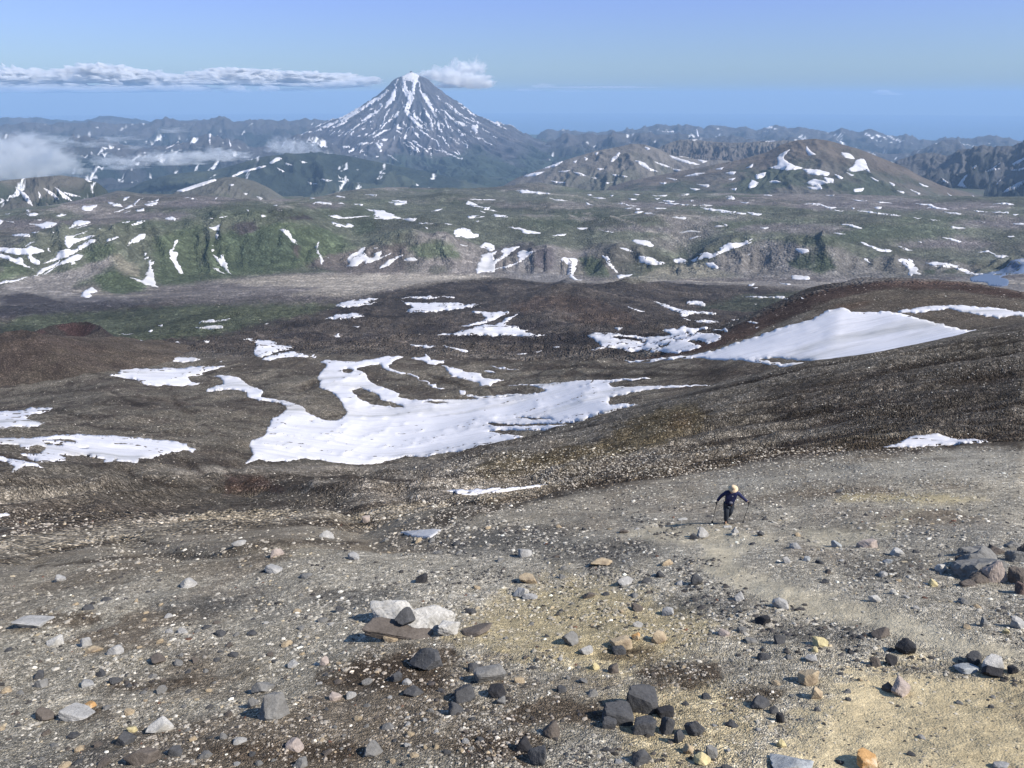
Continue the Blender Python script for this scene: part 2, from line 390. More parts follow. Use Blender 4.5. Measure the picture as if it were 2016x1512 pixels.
# --- mounds, crags and fans: (u, v, radius across m, radius deep m, height m, sharpness)
surf = Surf(AZ, Rg, Zg)
def mound(u, v, ra, rb, h, p=2.0):
    x, y, z, r = surf.hit(u, v)[0]; a = math.atan2(x, y)
    dx = (XG-x)*math.cos(a)-(YG-y)*math.sin(a); dy = (XG-x)*math.sin(a)+(YG-y)*math.cos(a)
    d = np.sqrt((dx/ra)**2+(dy/rb)**2)+fbm(XG/ra*1.3, YG/ra*1.3, 3, int(u))*.18
    return h*np.exp(-np.maximum(d, 0)**p)
M = [(300,455,160,160,38,2),(120,470,130,160,36,2),(60,440,120,140,30,2),(800,480,110,120,30,2),(1240,500,110,120,26,2),(1480,480,140,150,34,2),(640,425,160,160,34,2),(1300,440,220,180,30,2),(1750,440,240,200,30,2),(1000,440,180,150,30,2),(150,420,170,160,34,2),(1075,510,70,120,48,1.6),(1610,500,105,160,62,1.6),(1160,520,40,80,14,2),(225,510,70,130,55,1.4),(225,555,75,70,22,2),(480,470,120,150,25,2),
     (870,392,150,140,42,1.7),(235,372,110,200,55,1.6),(420,385,240,250,40,2),(1060,366,240,200,22,2),(700,500,60,100,18,2),(870,500,110,120,26,2),
     (1330,533,110,90,18,1.3),(1760,520,150,130,22,2),(1400,505,70,120,26,1.6),
     (1110,596,105,130,44,1.5),(1230,572,90,120,30,1.4),(560,630,60,60,8,2),(720,640,70,60,10,2),(960,575,160,120,10,2),
     (330,820,30,40,4,2),(620,800,22,30,5,2),(900,780,34,22,5,2),(420,620,60,60,8,2)]
for m_ in M: Zg = Zg+mound(*m_)
# dark crag on the hill top, gullies
for (u, v, ra, rb, h) in [(555,423,42,36,17),(590,424,42,30,19),(535,418,25,25,15),(500,432,45,40,12)]:
    g = mound(u, v, ra, rb, 1, 3); Zg = Zg+g*h*(.6+.8*ridged(XG/16, YG/16, 4, 5))
def trench(pts, w, depth):
    h = surf.hit([p[0] for p in pts], [p[1] for p in pts]); d = np.full(XG.shape, 1e9)
    for a, b in zip(h[:-1], h[1:]):
        m = (XG > min(a[0], b[0])-4*w) & (XG < max(a[0], b[0])+4*w) & (YG > min(a[1], b[1])-4*w) & (YG < max(a[1], b[1])+4*w)
        if not m.any(): continue
        px, py = XG[m]-a[0], YG[m]-a[1]; ex, ey = b[0]-a[0], b[1]-a[1]
        t = np.clip((px*ex+py*ey)/(ex*ex+ey*ey+1e-9), 0, 1)
        d[m] = np.minimum(d[m], np.hypot(px-t*ex, py-t*ey))
    d = d+fbm(XG/w/2, YG/w/2, 3, 7)*w*.5
    return -depth*np.exp(-(np.maximum(d, 0)/w)**2)
TR = [([(330,893),(365,905),(400,932),(440,945)],1.6,3.2),([(240,920),(270,938),(330,950),(420,965),(520,958)],2.0,3.0),([(215,768),(240,785),(270,800),(300,818)],3,3.5),
      ([(338,785),(350,800),(378,816),(385,840)],3,4),([(105,805),(150,818),(192,824)],2.5,3),([(590,772),(615,752),(640,742)],3,4),
      ([(465,955),(640,965),(700,1000),(730,1040),(800,1052)],2.4,2.6),([(0,1102),(120,1075),(250,1052),(300,1075),(360,1085)],1.2,1.5),
      ([(200,770),(120,772),(60,780),(0,782)],3,3.5),([(500,870),(470,910),(440,945),(470,960)],3,2.5),
      ([(835,735),(870,748),(900,755),(925,765),(930,772)],3,4),([(60,1100),(200,1095),(330,1080),(400,1088)],.9,1.2),
      ([(420,1085),(520,1075),(640,1062),(760,1060)],.8,1.1),([(1030,940),(1200,925),(1400,890),(1520,872)],3,3.2),([(780,960),(900,985),(1050,975)],2.5,2.6),
      ([(1400,870),(1560,840),(1800,800),(2016,770)],2.4,2.4),([(1100,890),(1250,840),(1420,800),(1700,745),(2016,690)],2.2,2.0),([(1200,870),(1400,822),(1600,780),(2016,715)],1.8,1.6),
      ([(595,500),(600,515),(608,530)],8,9),([(585,455),(590,490)],8,8),([(340,480),(345,520)],9,9),([(428,440),(424,490),(440,520)],9,9)]
for pts, w, dp in TR: Zg = Zg+trench(pts, w, dp*(.45 if w < 5 else .8))
surf = Surf(AZ, Rg, Zg)
UG, VG = xyz2uv(XG, YG, Zg)
# ---------------------------------------------------------------- ground colours (albedo), painted where the photograph shows each kind of ground
def C3(*c): return np.array(c, float)
def lerp(a, b, f): return a*(1-f[..., None])+b*f[..., None]
n_lo = fbm(XG/30, YG/30, 4, 101); n_t = fbm(TT*6, A2*5, 4, 102)
n_mid = fbm(XG/260, YG/260, 5, 103); n_big = fbm(XG/900, YG/900, 5, 104); n_near = fbm(XG/2.2, YG/2.2, 5, 105); n_dec = fbm(XG/9, YG/9, 4, 106)
CG = np.zeros(XG.shape+(3,)); CG[:] = C3(.285, .262, .225)
CG = lerp(CG, C3(.125, .098, .075), sstep(.02, .30, fbm(XG/4.5+n_near*.5, YG/4.5, 5, 135))*(TT < KI['B']+1)*.75)
CG = lerp(CG, C3(.14, .135, .13), sstep(.05, .35, fbm(XG/7+40, YG/5, 5, 136))*(TT < KI['B']+1)*.6)       # damp brown soil
CG = lerp(CG, C3(.35, .33, .30), sstep(-.05, .4, n_dec)*.4)
brn = band('A', 'D', .5, .1)
CG = lerp(CG, C3(.20, .176, .148), brn*.75)
left = 1-sstep(950, 1250, UG)
CG = lerp(CG, C3(.25, .22, .185), flow*.8*left)
CG = lerp(CG, C3(.075, .060, .048), flow*left*sstep(.0, .4, fbm(TT*7+fbm(XG/70, YG/70, 3, 5)*1.6, A2*3, 4, 107))*.85)
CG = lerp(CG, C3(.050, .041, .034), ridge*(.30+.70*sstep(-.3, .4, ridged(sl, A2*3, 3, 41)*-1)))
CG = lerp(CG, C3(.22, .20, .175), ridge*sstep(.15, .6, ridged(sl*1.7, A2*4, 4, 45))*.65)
CG = lerp(CG, C3(.150, .131, .106), band('D', 'G', .1, .3)*.85)
CG = lerp(CG, C3(.082, .067, .056), band('D', 'G', .1, .3)*sstep(-.05, .35, n_lo)*.7)
CG = lerp(CG, C3(.060, .048, .041), band('D', 'H', .1, .3)*sstep(.12, .32, ridged(XG/30+fbm(XG/50, YG/50, 3, 151), YG/26, 5, 152, .6))*.7)
CG = lerp(CG, C3(.074, .063, .057), band('G', 'J', .4, .15))
CG = lerp(CG, C3(.100, .084, .074), band('G', 'J', .4, .15)*sstep(0, .4, fbm(XG/130, YG/130, 5, 108))*.8)
CG = lerp(CG, C3(.038, .033, .034), band('G', 'J', .4, .15)*sstep(.1, .45, fbm(XG/60, YG/60, 5, 109))*.8)
val = band('I', 'K', .3, .1)
pla = sstep(KI['J']-.1, KI['J']+.1, TT)
CG = lerp(CG, C3(.150, .138, .132), pla)
grn = C3(.066, .079, .053)
CG = lerp(CG, C3(.085, .074, .076), val*sstep(-.05, .3, fbm(A2*16, TT*9, 5, 111))*.8*sstep(KI['J']-.1, KI['J']+.1, TT))
CG = lerp(CG, C3(.24, .215, .185), val*sstep(.1, .35, fbm(A2*14+3, TT*14, 5, 112))*.8*sstep(KI['J']-.1, KI['J']+.1, TT))
hill = sstep(KI['K']-.05, KI['K']+.1, TT)
CG = lerp(CG, C3(.120, .108, .104), hill*sstep(-.1, .3, n_mid)*.8)
CG = lerp(CG, grn, hill*sstep(-.22, .12, n_big+.35*n_mid)*.72)
CG = lerp(CG, C3(.060, .060, .050), hill*sstep(.15, .4, fbm(XG/500, YG/180, 5, 110))*.6)
CG = lerp(CG, C3(.045, .070, .042), sstep(KI['N'], KI['N']+.4, TT)*.9)
SM = np.zeros(XG.shape)
def paint(poly, col, mix=1.0, soft=6.0, ns=22.0, tr=None, seed=0, stretch_=2.2, sm=0):
    global CG
    p = np.array([q[:2] for q in poly]); acc = np.zeros(XG.shape)
    x0, y0 = p.min(0)-3*soft; x1, y1 = p.max(0)+3*soft
    m = (UG > x0) & (UG < x1) & (VG > y0) & (VG < y1)
    if tr: m &= (TT > KI[tr[0]]-.15) & (TT < KI[tr[1]]+.15)
    if not m.any(): return
    uu = UG[m]; vv = VG[m]; a = np.zeros(uu.shape); K = 4
    for k in range(K):
        s = soft*(1+.7*k)/1.8
        du = fbm(uu/ns, vv/ns*stretch_, 4, 200+seed+k)*s*2*stretch_; dv = fbm(uu/ns, vv/ns*stretch_, 4, 240+seed+k)*s*2
        a += in_poly(uu+du, vv+dv, p)
    a = a/K*mix
    CG[m] = CG[m]*(1-a[:, None])+C3(*col)*a[:, None]
    SM[m] = SM[m]*(1-a)+sm*a
GRAY = (.165, .152, .146); TAN = (.21, .185, .15); GREEN = (.060, .076, .046); DGREEN = (.042, .053, .036); DARK = (.042, .036, .038)
PURP = (.110, .096, .100); BROWN = (.080, .062, .050); RED = (.105, .050, .038)
c1 = lambda pts: crop(0, 360, .1984, pts)
c2 = lambda pts: crop(400, 360, .1984, pts)
c3 = lambda pts: crop(800, 360, .1984, pts)
c4 = lambda pts: crop(1200, 360, .1984, pts)
c5 = lambda pts: crop(1600, 360, .2063, pts)
kl = ('J', 'M')
# valley floor and outwash fans
paint([(0,640),(0,700),(420,660),(560,625),(640,608),(560,598),(380,600),(200,610),(60,615)], (.072, .084, .054), .85, 6, seed=1, tr=('H', 'K'))
paint([(0,575),(0,625),(200,612),(330,590),(180,585),(60,572)], (.075, .070, .078), .8, 5, seed=2)
paint([(0,580),(60,576),(130,590),(150,597),(60,600),(0,603)], DARK, .85, 5, seed=3); paint([(0,612),(90,608),(100,618),(0,626)], DARK, .7, 4, seed=4)
paint([(330,606),(520,590),(700,600),(600,618),(420,632)], (.085, .094, .060), .7, 6, seed=5, tr=('H', 'K'))
paint([(300,570),(420,560),(620,545),(760,535),(840,545),(760,575),(640,595),(480,600),(300,598)], (.135, .120, .118), .75, 6, seed=6)
paint([(420,552),(640,540),(840,536),(1000,545),(880,556),(780,566),(700,585),(560,580),(640,566),(500,562)], (.270, .242, .210), .9, 4, seed=7)
paint(c1([(0,1020),(300,930),(560,900),(800,840),(1120,715),(1190,715),(1000,900),(850,960),(690,1040),(740,1160),(560,1150),(260,1090),(0,1110)]), GRAY, .95, 3, seed=8)
paint(c1([(1120,715),(1190,710),(1390,870),(1380,945),(1290,900),(1170,850)]), (.19, .175, .14), .9, 3, seed=9)
# green and grey hill faces
paint(c1([(960,900),(1170,875),(1440,1020),(1460,1070),(1200,1110),(1020,1080),(940,960)]), GREEN, .95, 3, seed=10)
paint(c1([(1530,560),(1700,480),(2016,380),(2016,970),(1560,1020),(1540,800)]), GREEN, .85, 5, seed=11)
paint(c1([(0,800),(180,780),(300,860),(240,920),(0,960)]), GREEN, .8, 4, seed=12)
paint(c1([(830,650),(1000,590),(1180,640),(1060,740),(880,800)]), GREEN, .8, 5, seed=13)
paint(c2([(0,560),(260,480),(500,420),(760,400),(1150,420),(1450,560),(1520,660),(1240,720),(1120,800),(880,860),(300,920),(0,960)]), GREEN, .92, 5, seed=14, tr=kl)
paint(c2([(240,500),(640,470),(980,560),(960,780),(600,860),(320,880)]), (.036, .048, .034), .6, 8, seed=141, tr=kl)
paint(c2([(620,260),(700,240),(840,290),(1000,280),(1100,360),(860,370),(640,340)]), (.040, .034, .036), .95, 2, seed=15)
paint(c2([(290,430),(430,370),(560,400),(540,470),(380,530),(300,480)]), (.050, .043, .046), .9, 3, seed=16)
paint(c2([(880,620),(960,620),(950,740),(930,740)]), (.075, .058, .058), .8, 2, seed=17)
paint(c2([(1150,740),(1420,680),(1700,620),(2016,600),(2016,880),(1800,900),(1400,900),(1050,830)]), (.092, .078, .076), .85, 5, seed=18, tr=kl)
paint(c2([(1450,370),(1720,370),(1700,470),(1560,540),(1450,460)]), DGREEN, .8, 4, seed=19)
paint(c3([(0,640),(300,560),(460,600),(520,720),(560,760),(300,760),(80,720)]), GREEN, .85, 4, seed=20)
paint(c3([(230,830),(300,810),(420,840),(400,890),(240,890)]), GREEN, .8, 3, seed=21)
paint(c3([(0,760),(560,740),(700,820),(680,900),(300,920),(0,900)]), (.125, .112, .108), .6, 5, seed=22)
paint(c3([(1280,670),(1500,640),(1530,740),(1620,900),(1680,980),(1400,1000),(1180,970),(980,880),(1100,760)]), (.150, .142, .142), .9, 3, seed=23)
paint(c3([(1280,670),(1500,640),(1500,740),(1460,860),(1380,870),(1240,800)]), (.062, .055, .064), .8, 4, seed=24)
paint(c3([(1720,740),(1850,720),(1960,800),(2016,900),(2016,930),(1800,930),(1760,820)]), GREEN, .85, 3, seed=25)
paint(c3([(860,640),(1100,600),(1250,590),(1300,680),(1100,700),(900,760)]), (.058, .052, .056), .75, 4, seed=26)
paint(c4([(100,970),(500,850),(780,800),(950,800),(1120,900),(1220,930),(900,950),(560,960),(200,1000)]), (.195, .182, .150), .95, 4, seed=27)
paint(c4([(960,780),(1200,660),(1560,560),(1900,620),(2016,640),(2016,960),(1500,960),(1150,920)]), (.135, .125, .122), .9, 5, seed=28)
paint(c4([(1760,800),(1860,730),(2016,690),(2016,860),(1860,860)]), DGREEN, .9, 3, seed=29)
paint(c5([(0,700),(130,650),(220,800),(60,860),(0,840)]), DGREEN, .9, 3, seed=30)
paint(c5([(100,600),(260,620),(500,740),(700,900),(520,980),(260,960),(60,900),(230,800),(120,640)]), (.140, .130, .126), .85, 4, seed=31)
paint(c5([(500,720),(780,700),(1100,740),(1600,780),(1560,890),(900,940),(640,900)]), (.125, .115, .112), .7, 5, seed=32)
paint(c5([(1050,830),(1160,825),(1170,865),(1060,865)]), DGREEN, .9, 2, seed=33); paint(c5([(1250,830),(1380,820),(1390,860),(1250,860)]), DGREEN, .8, 2, seed=34)
for i, (x, y, w, h) in enumerate([(480,420,260,26),(1180,420,200,20),(1500,440,220,18),(1750,455,300,26),(1850,430,200,14),(700,420,200,18),(300,440,160,22),(90,425,150,18),(1080,440,140,14),(1650,470,180,18),(1380,410,200,10)]):
    paint([(x-w/2,y),(x-w/4,y-h/2),(x+w/3,y-h/2),(x+w/2,y),(x+w/3,y+h/2),(x-w/3,y+h/2)], (.062, .074, .052), .75, 6, seed=40+i, stretch_=3.5, tr=('K', 'N'))
for i, (x, y, w, h) in enumerate([(1350,400,260,12),(1700,405,300,16),(1900,405,200,14),(1560,450,240,18),(1860,480,200,14),(300,425,140,16),(380,400,120,14),(160,395,130,14),(60,440,120,14),(1250,450,160,12),(640,402,110,10),(1950,440,160,16)]):
    paint([(x-w/2,y),(x-w/4,y-h/2),(x+w/3,y-h/2),(x+w/2,y),(x+w/3,y+h/2),(x-w/3,y+h/2)], (.130, .116, .122), .75, 5, seed=60+i, stretch_=3.5, tr=('K', 'N'))
paint([(630,385),(700,376),(900,372),(1200,375),(1400,384),(1300,398),(1000,400),(700,400),(640,395)], (.072, .082, .060), .7, 6, seed=90, tr=('L', 'N'))
for i, (x, y, w, h) in enumerate([(905,392,70,6),(950,398,60,5),(1125,408,90,8),(1150,430,70,9),(1060,425,90,6),(470,382,50,6),(540,400,50,5),(560,406,40,6),(90,402,60,6)]):
    paint([(x-w/2,y),(x,y-h/2),(x+w/2,y),(x,y+h/2)], (.20, .185, .175), .8, 3, seed=100+i, stretch_=3, tr=('K', 'N'))
# lava field details
paint([(1000,600),(1060,582),(1110,578),(1180,590),(1240,618),(1260,640),(1150,640),(1080,620),(1010,612)], (.086, .064, .053), .9, 3, seed=120, tr=('G', 'J'))
paint([(1040,612),(1080,608),(1150,618),(1140,626),(1060,622)], (.14, .118, .105), .7, 3, seed=121)
paint([(640,690),(720,660),(900,670),(1060,690),(900,720),(700,700)], (.092, .076, .064), .5, 8, seed=122)
paint([(1440,585),(1600,570),(1700,600),(1500,640),(1330,625)], (.062, .075, .052), .6, 6, seed=123, tr=('I', 'J'))
# red hump and its crest
paint([(1240,712),(1400,664),(1500,617),(1600,577),(1700,557),(1800,552),(1900,556),(2016,575),(2016,590),(1880,572),(1740,570),(1640,590),(1560,622),(1470,665),(1380,692),(1260,712)], (.068, .044, .036), .9, 3, seed=130, tr=('F', 'G'))
paint([(1560,640),(1640,592),(1740,572),(1900,575),(2016,596),(2016,660),(1900,660),(1780,612),(1660,612)], (.125, .103, .082), .8, 5, seed=131, tr=('E', 'G'))
paint([(1600,650),(1650,600),(1720,590),(1700,604),(1640,618)], (.10, .065, .045), .6, 4, seed=132, tr=('E', 'G'))
# scree ridge: ochre stains and the gully's shade, painted into the ground colour
paint([(950,905),(1180,870),(1260,815),(1370,790),(1400,830),(1300,880),(1150,905),(1000,935),(900,950)], (.110, .086, .046), .7, 9, seed=140, tr=('B', 'D'))
paint([(1320,820),(1365,810),(1360,840),(1310,850)], (.11, .08, .05), .6, 5, seed=142, tr=('B', 'D'))
paint([(850,1005),(1040,985),(1130,945),(1300,925),(1520,880),(1700,860),(2016,850),(2016,885),(1700,892),(1450,915),(1200,960),(980,1005),(850,1040)], (.040, .031, .025), .85, 6, seed=143, tr=('A', 'D'))
paint([(1500,760),(1750,720),(2016,690),(2016,850),(1800,850),(1650,850),(1500,800)], (.042, .034, .029), .6, 12, seed=144, tr=('B', 'D'))
# foreground: yellow sulphur soil, the trail, damp patches
paint([(980,1180),(1080,1140),(1200,1140),(1330,1190),(1420,1240),(1330,1300),(1200,1330),(1050,1300),(900,1260),(930,1210)], (.36, .295, .17), .7, 26, seed=150, sm=0.45, tr=('K0', 'A'))
paint([(1560,1420),(1640,1330),(1760,1290),(2016,1320),(2100,1560),(1500,1560)], (.40, .335, .22), .85, 26, seed=151, sm=0.8, tr=('K0', 'A'))
paint([(1200,1370),(1400,1330),(1500,1400),(1450,1512),(1250,1512)], (.42, .34, .20), .6, 14, seed=152, sm=0.3, tr=('K0', 'A'))
paint([(1230,1045),(1330,1030),(1450,1040),(1560,1060),(1480,1075),(1400,1072),(1250,1060)], (.30, .272, .218), .75, 8, seed=153, sm=0.8, tr=('K3', 'A'))
paint([(1384,1064),(1470,1080),(1450,1105),(1500,1136),(1640,1174),(1770,1206),(1900,1254),(2060,1296),(2060,1350),(1890,1290),(1740,1244),(1600,1216),(1460,1162),(1380,1122)], (.30, .272, .218), .8, 7, seed=154, sm=0.85, tr=('K3', 'A'))
paint([(1700,1050),(1800,1000),(1830,985),(1780,1025),(1740,1060)], (.30, .275, .21), .6, 8, seed=155, sm=0.8, tr=('K3', 'A'))
paint([(1560,1040),(1700,1040),(1730,1075),(1600,1075)], (.30, .275, .22), .6, 8, seed=156, sm=0.7, tr=('K3', 'A'))
paint([(1640,975),(1840,972),(1960,985),(1850,990),(1650,985)], (.33, .28, .17), .7, 5, seed=157, sm=0.6, tr=('K3', 'A'))
for i, (x, y, w, h) in enumerate([(760,1330,300,60),(1100,1400,260,50),(560,1480,380,40),(300,1350,220,24),(1340,1330,200,50),(1240,1290,140,30),(980,1470,200,60),(120,1220,200,20),(180,1405,180,20),(820,1300,160,40),(1480,1370,120,30)]):
    paint([(x-w/2,y),(x-w/4,y-h/2),(x+w/3,y-h/2),(x+w/2,y),(x+w/3,y+h/2),(x-w/3,y+h/2)], (.070, .053, .040), .9, 14, ns=40, seed=160+i, stretch_=1.8, tr=('K0', 'A'))
for i, (x, y, w, h) in enumerate([(1900,915,260,60),(1700,930,260,40),(1480,950,200,30)]):
    paint([(x-w/2,y),(x-w/4,y-h/2),(x+w/3,y-h/2),(x+w/2,y),(x+w/3,y+h/2),(x-w/3,y+h/2)], (.30, .285, .26), .7, 12, seed=180+i, stretch_=3, tr=('K3', 'B'))
for i, (x, y, w, h) in enumerate([(980,1060,300,60),(1180,1090,260,50),(1380,1190,200,40),(1600,1250,260,36),(1850,1320,200,30),(700,1180,200,40),(420,1190,300,30),(1750,1120,200,60)]):
    paint([(x-w/2,y),(x-w/4,y-h/2),(x+w/3,y-h/2),(x+w/2,y),(x+w/3,y+h/2),(x-w/3,y+h/2)], (.105, .102, .10), .75, 12, ns=40, seed=210+i, stretch_=1.8, tr=('K0', 'A'))
# left hillside patches
paint([(0,930),(300,925),(500,960),(700,980),(700,1010),(400,1000),(200,990),(0,990)], (.112, .098, .080), .6, 9, seed=190)
paint([(440,930),(530,940),(560,965),(440,975)], (.075, .040, .032), .6, 5, seed=191)
for i, pts in enumerate([[(0,1105,7),(120,1082,8),(250,1062,7),(330,1072,5)],[(60,1118,5),(200,1102,7),(330,1090,8),(420,1098,6)],[(0,1060,3),(150,1030,5),(330,1010,4)],[(330,893,5),(370,908,8),(405,935,9),(445,950,5)],
    [(235,925,4),(280,942,9),(330,955,10),(380,958,4)],[(0,782,4),(120,772,6),(220,762,5)],[(105,805,3),(150,818,4),(192,824,3)],[(215,768,4),(240,785,6),(275,798,7),(310,800,4)],[(338,785,8),(350,800,9),(378,816,6)],[(590,772,4),(620,752,5),(650,740,3)],
    [(430,1085,5),(520,1072,9),(620,1066,10),(720,1070,5)],[(500,1042,4),(620,1030,8),(740,1032,7)],[(450,995,4),(560,990,6),(700,1000,6)],[(500,925,3),(620,940,5),(800,945,6),(1000,925,5)],[(560,955,4),(700,965,6),(880,960,5)],[(780,985,5),(930,990,8),(1080,975,6)],
    [(1000,720,3),(1150,722,6),(1330,728,5),(1500,735,3)],[(1050,738,4),(1250,740,7),(1420,738,5)],[(835,735,5),(880,752,8),(925,766,7)],[(0,700,3),(150,730,4),(260,745,3)],[(420,900,3),(470,940,7),(500,965,4)],[(860,700,4),(1000,712,6),(1180,706,4)]]):
    paint(stroke(pts), (.052, .041, .033), .8, 3.0, ns=30, seed=230+i, tr=('A', 'H'))
# roads of the plateau
def line(pts, w): return stroke([(x, y, w) for x, y in pts])
ROADS = [(c4([(0,320),(130,370),(240,395),(300,430),(350,470),(500,500),(620,530),(720,590),(780,660),(800,720),(790,800)]), 2.4),
         (c3([(1080,70),(1450,110),(1700,130),(1850,190),(1930,225),(1800,250),(1650,260),(1700,300),(1850,315)]), 1.8),
         (c3([(1250,250),(1500,235),(1650,262),(1600,310),(1690,350)]), 2.5), (c4([(100,330),(300,305),(600,320),(900,330)]), 1.6)]
for i, (pts, w) in enumerate(ROADS): paint(line(pts, w), (.24, .22, .20), .9, .6, seed=195+i, tr=('J', 'N'))
CG = np.clip(CG, .01, .9)

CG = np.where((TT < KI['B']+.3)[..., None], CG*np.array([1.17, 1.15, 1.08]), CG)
CGA = np.concatenate([CG, SM[..., None]], -1)
# ---------------------------------------------------------------- the ground objects
def terrain_part(name, a, b, mat):
    me = surf.mesh(name, MAT[mat], CGA, CI[a], (CI[b]+1) if b else None)
    o = link(name, me); tag(o, kind='structure'); return o
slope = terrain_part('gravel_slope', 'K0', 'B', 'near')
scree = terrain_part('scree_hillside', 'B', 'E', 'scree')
basin_o = terrain_part('snowy_basin_ground', 'E', 'G', 'scree')
lava_o = terrain_part('lava_field', 'G', 'J', 'lava')
valley_o = terrain_part('valley_floor', 'J', 'K', 'land')
hills_o = terrain_part('tundra_hills', 'K', 'N', 'land')
low_o = terrain_part('far_lowland', 'N', None, 'land')
sea_m, snt, sb = new_mat('sea_water', .25, .5); sb.inputs['Base Color'].default_value = (.02, .05, .08, 1)
sw = noise(snt, coords(snt), .004, 6, .6); bump(snt, sb, sw, 3, .3)
aa = np.linspace(R(-75), R(75), 90); V = []; rr_ = np.array([26000, 40000, 60000, 80000, 93000.])
for a in aa:
    for r in rr_: V.append((r*math.sin(a), r*math.cos(a), -1670))
idx = np.arange(len(V)).reshape(len(aa), -1)
F = np.stack([idx[:-1, :-1], idx[1:, :-1], idx[1:, 1:], idx[:-1, 1:]], -1).reshape(-1, 4)
tag(link('sea', mesh_np('sea', V, F, sea_m)), kind='structure')
# ---------------------------------------------------------------- mountains and hills
MS = {}
def mountain(name, crest, rc, front, back, base, seed, col_fn, label=None, cat='mountain', p=1.25, amp=.24, L=700, nv=56, step=3.6, jag=.0, mat='mount', rlist=None, group=None):
    c = np.array(crest, float); us = np.arange(c[0, 0], c[-1, 0]+.1, step)
    v = np.interp(us, c[:, 0], c[:, 1]); k = 3
    v = np.convolve(np.pad(v, k//2, mode='edge'), np.ones(k)/k, 'valid')+fbm(us/9, us*0+seed, 4, seed)*jag*.6-ridged(us/26, us*0+seed, 4, seed+60, .6)*jag*2.0
    az, te = uv2ang(us, v); rcv = np.full(len(us), float(rc)) if rlist is None else np.interp(us, rlist[0], rlist[1])
    H = te*rcv
    q = np.concatenate([np.linspace(0, 1, nv), 1+np.linspace(0, 1, 14)[1:]])
    S = np.broadcast_to(q, (len(az), len(q)))
    Rr = np.where(S <= 1, rcv[:, None]-front*(1-S), rcv[:, None]+back*(S-1))
    s = np.where(S <= 1, S, 2-S)
    Hh = H[:, None]
    a2 = np.broadcast_to(az[:, None], S.shape); X = Rr*np.sin(a2); Y = Rr*np.cos(a2)
    wob = fbm(X/L*.6, Y/L*.6, 3, seed+3)*.9
    rd = ridged(X/L+wob, Y/L*.45+wob*.3, 5, seed+4, .55)
    rd = rd*.72+ridged(X/L*3.1+wob*2, Y/L*1.1, 4, seed+5, .6)*.42
    g = s**p
    hgt = np.maximum(Hh-base, 20)
    Z = base+(Hh-base)*g+rd*amp*hgt*np.minimum(s*1.6, 1)*(1-s)**.42*1.5
    sf = Surf(az, Rr.copy(), Z.copy()); sf.S = s; sf.rd = rd; sf.H = Hh
    uu, vv = xyz2uv(X, Y, Z)
    colr = col_fn(X, Y, Z, s, rd, uu, vv)
    me = sf.mesh(name, MAT[mat], colr)
    o = link(name, me); tag(o, label, cat, group=group, kind=None if label else 'structure'); MS[name] = (sf, o)
    return o
def shade(base, alt, seed, sc=500, alt2=None, snow=None):
    def f(X, Y, Z, s, rd, u, v):
        c = np.zeros(X.shape+(3,)); c[:] = base
        c = lerp(c, C3(*alt), sstep(-.15, .3, fbm(X/sc, Y/sc, 5, seed)+.35*rd))
        if alt2: c = lerp(c, C3(*alt2), sstep(.5, .95, s+.35*fbm(X/sc*1.6, Y/sc*1.6, 5, seed+1)))
        if snow:
            thr, mn, sx = snow
            a = fbm(X/sx*3.2, Y/sx*.35, 4, seed+7)*.6+.5*fbm(X/sx*11, Y/sx*1.6, 3, seed+8)-rd*.34
            c = lerp(c, C3(.72, .73, .77), sstep(thr, thr+.08, a)*sstep(mn, mn+.2, s+.2*fbm(X/900, Y/900, 3, seed+9)))
        return np.clip(c, .012, .86)
    return f
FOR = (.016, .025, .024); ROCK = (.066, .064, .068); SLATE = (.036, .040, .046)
RNG = 'mountain ranges along the horizon'
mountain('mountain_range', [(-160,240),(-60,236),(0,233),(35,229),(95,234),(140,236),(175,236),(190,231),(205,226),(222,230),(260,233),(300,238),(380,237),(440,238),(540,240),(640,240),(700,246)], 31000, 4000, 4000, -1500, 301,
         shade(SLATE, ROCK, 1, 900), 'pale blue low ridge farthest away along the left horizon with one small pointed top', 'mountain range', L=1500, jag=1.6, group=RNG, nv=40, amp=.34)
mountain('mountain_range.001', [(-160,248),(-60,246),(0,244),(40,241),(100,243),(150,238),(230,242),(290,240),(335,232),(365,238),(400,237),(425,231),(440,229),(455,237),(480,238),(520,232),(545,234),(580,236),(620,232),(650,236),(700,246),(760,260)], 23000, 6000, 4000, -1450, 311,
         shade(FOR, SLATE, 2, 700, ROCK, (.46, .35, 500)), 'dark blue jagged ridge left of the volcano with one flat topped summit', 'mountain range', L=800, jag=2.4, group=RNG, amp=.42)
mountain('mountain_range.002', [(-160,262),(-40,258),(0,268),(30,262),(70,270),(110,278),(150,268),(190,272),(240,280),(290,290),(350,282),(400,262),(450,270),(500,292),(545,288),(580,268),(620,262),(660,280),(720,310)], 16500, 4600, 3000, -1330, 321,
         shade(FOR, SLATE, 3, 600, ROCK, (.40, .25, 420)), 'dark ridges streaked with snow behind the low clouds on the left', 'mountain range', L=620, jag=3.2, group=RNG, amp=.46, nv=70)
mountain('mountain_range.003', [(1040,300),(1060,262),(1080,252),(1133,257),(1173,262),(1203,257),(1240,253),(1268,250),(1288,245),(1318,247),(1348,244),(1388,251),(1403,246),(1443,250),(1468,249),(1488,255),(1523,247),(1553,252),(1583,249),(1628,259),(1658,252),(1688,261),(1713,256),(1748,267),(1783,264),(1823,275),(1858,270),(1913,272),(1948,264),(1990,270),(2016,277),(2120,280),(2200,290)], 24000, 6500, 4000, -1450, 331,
         shade(FOR, SLATE, 4, 700, ROCK, (.50, .5, 500)), 'long blue serrated ridge along the right horizon behind the snow patched hill', 'mountain range', L=800, jag=2.4, group=RNG, amp=.42)
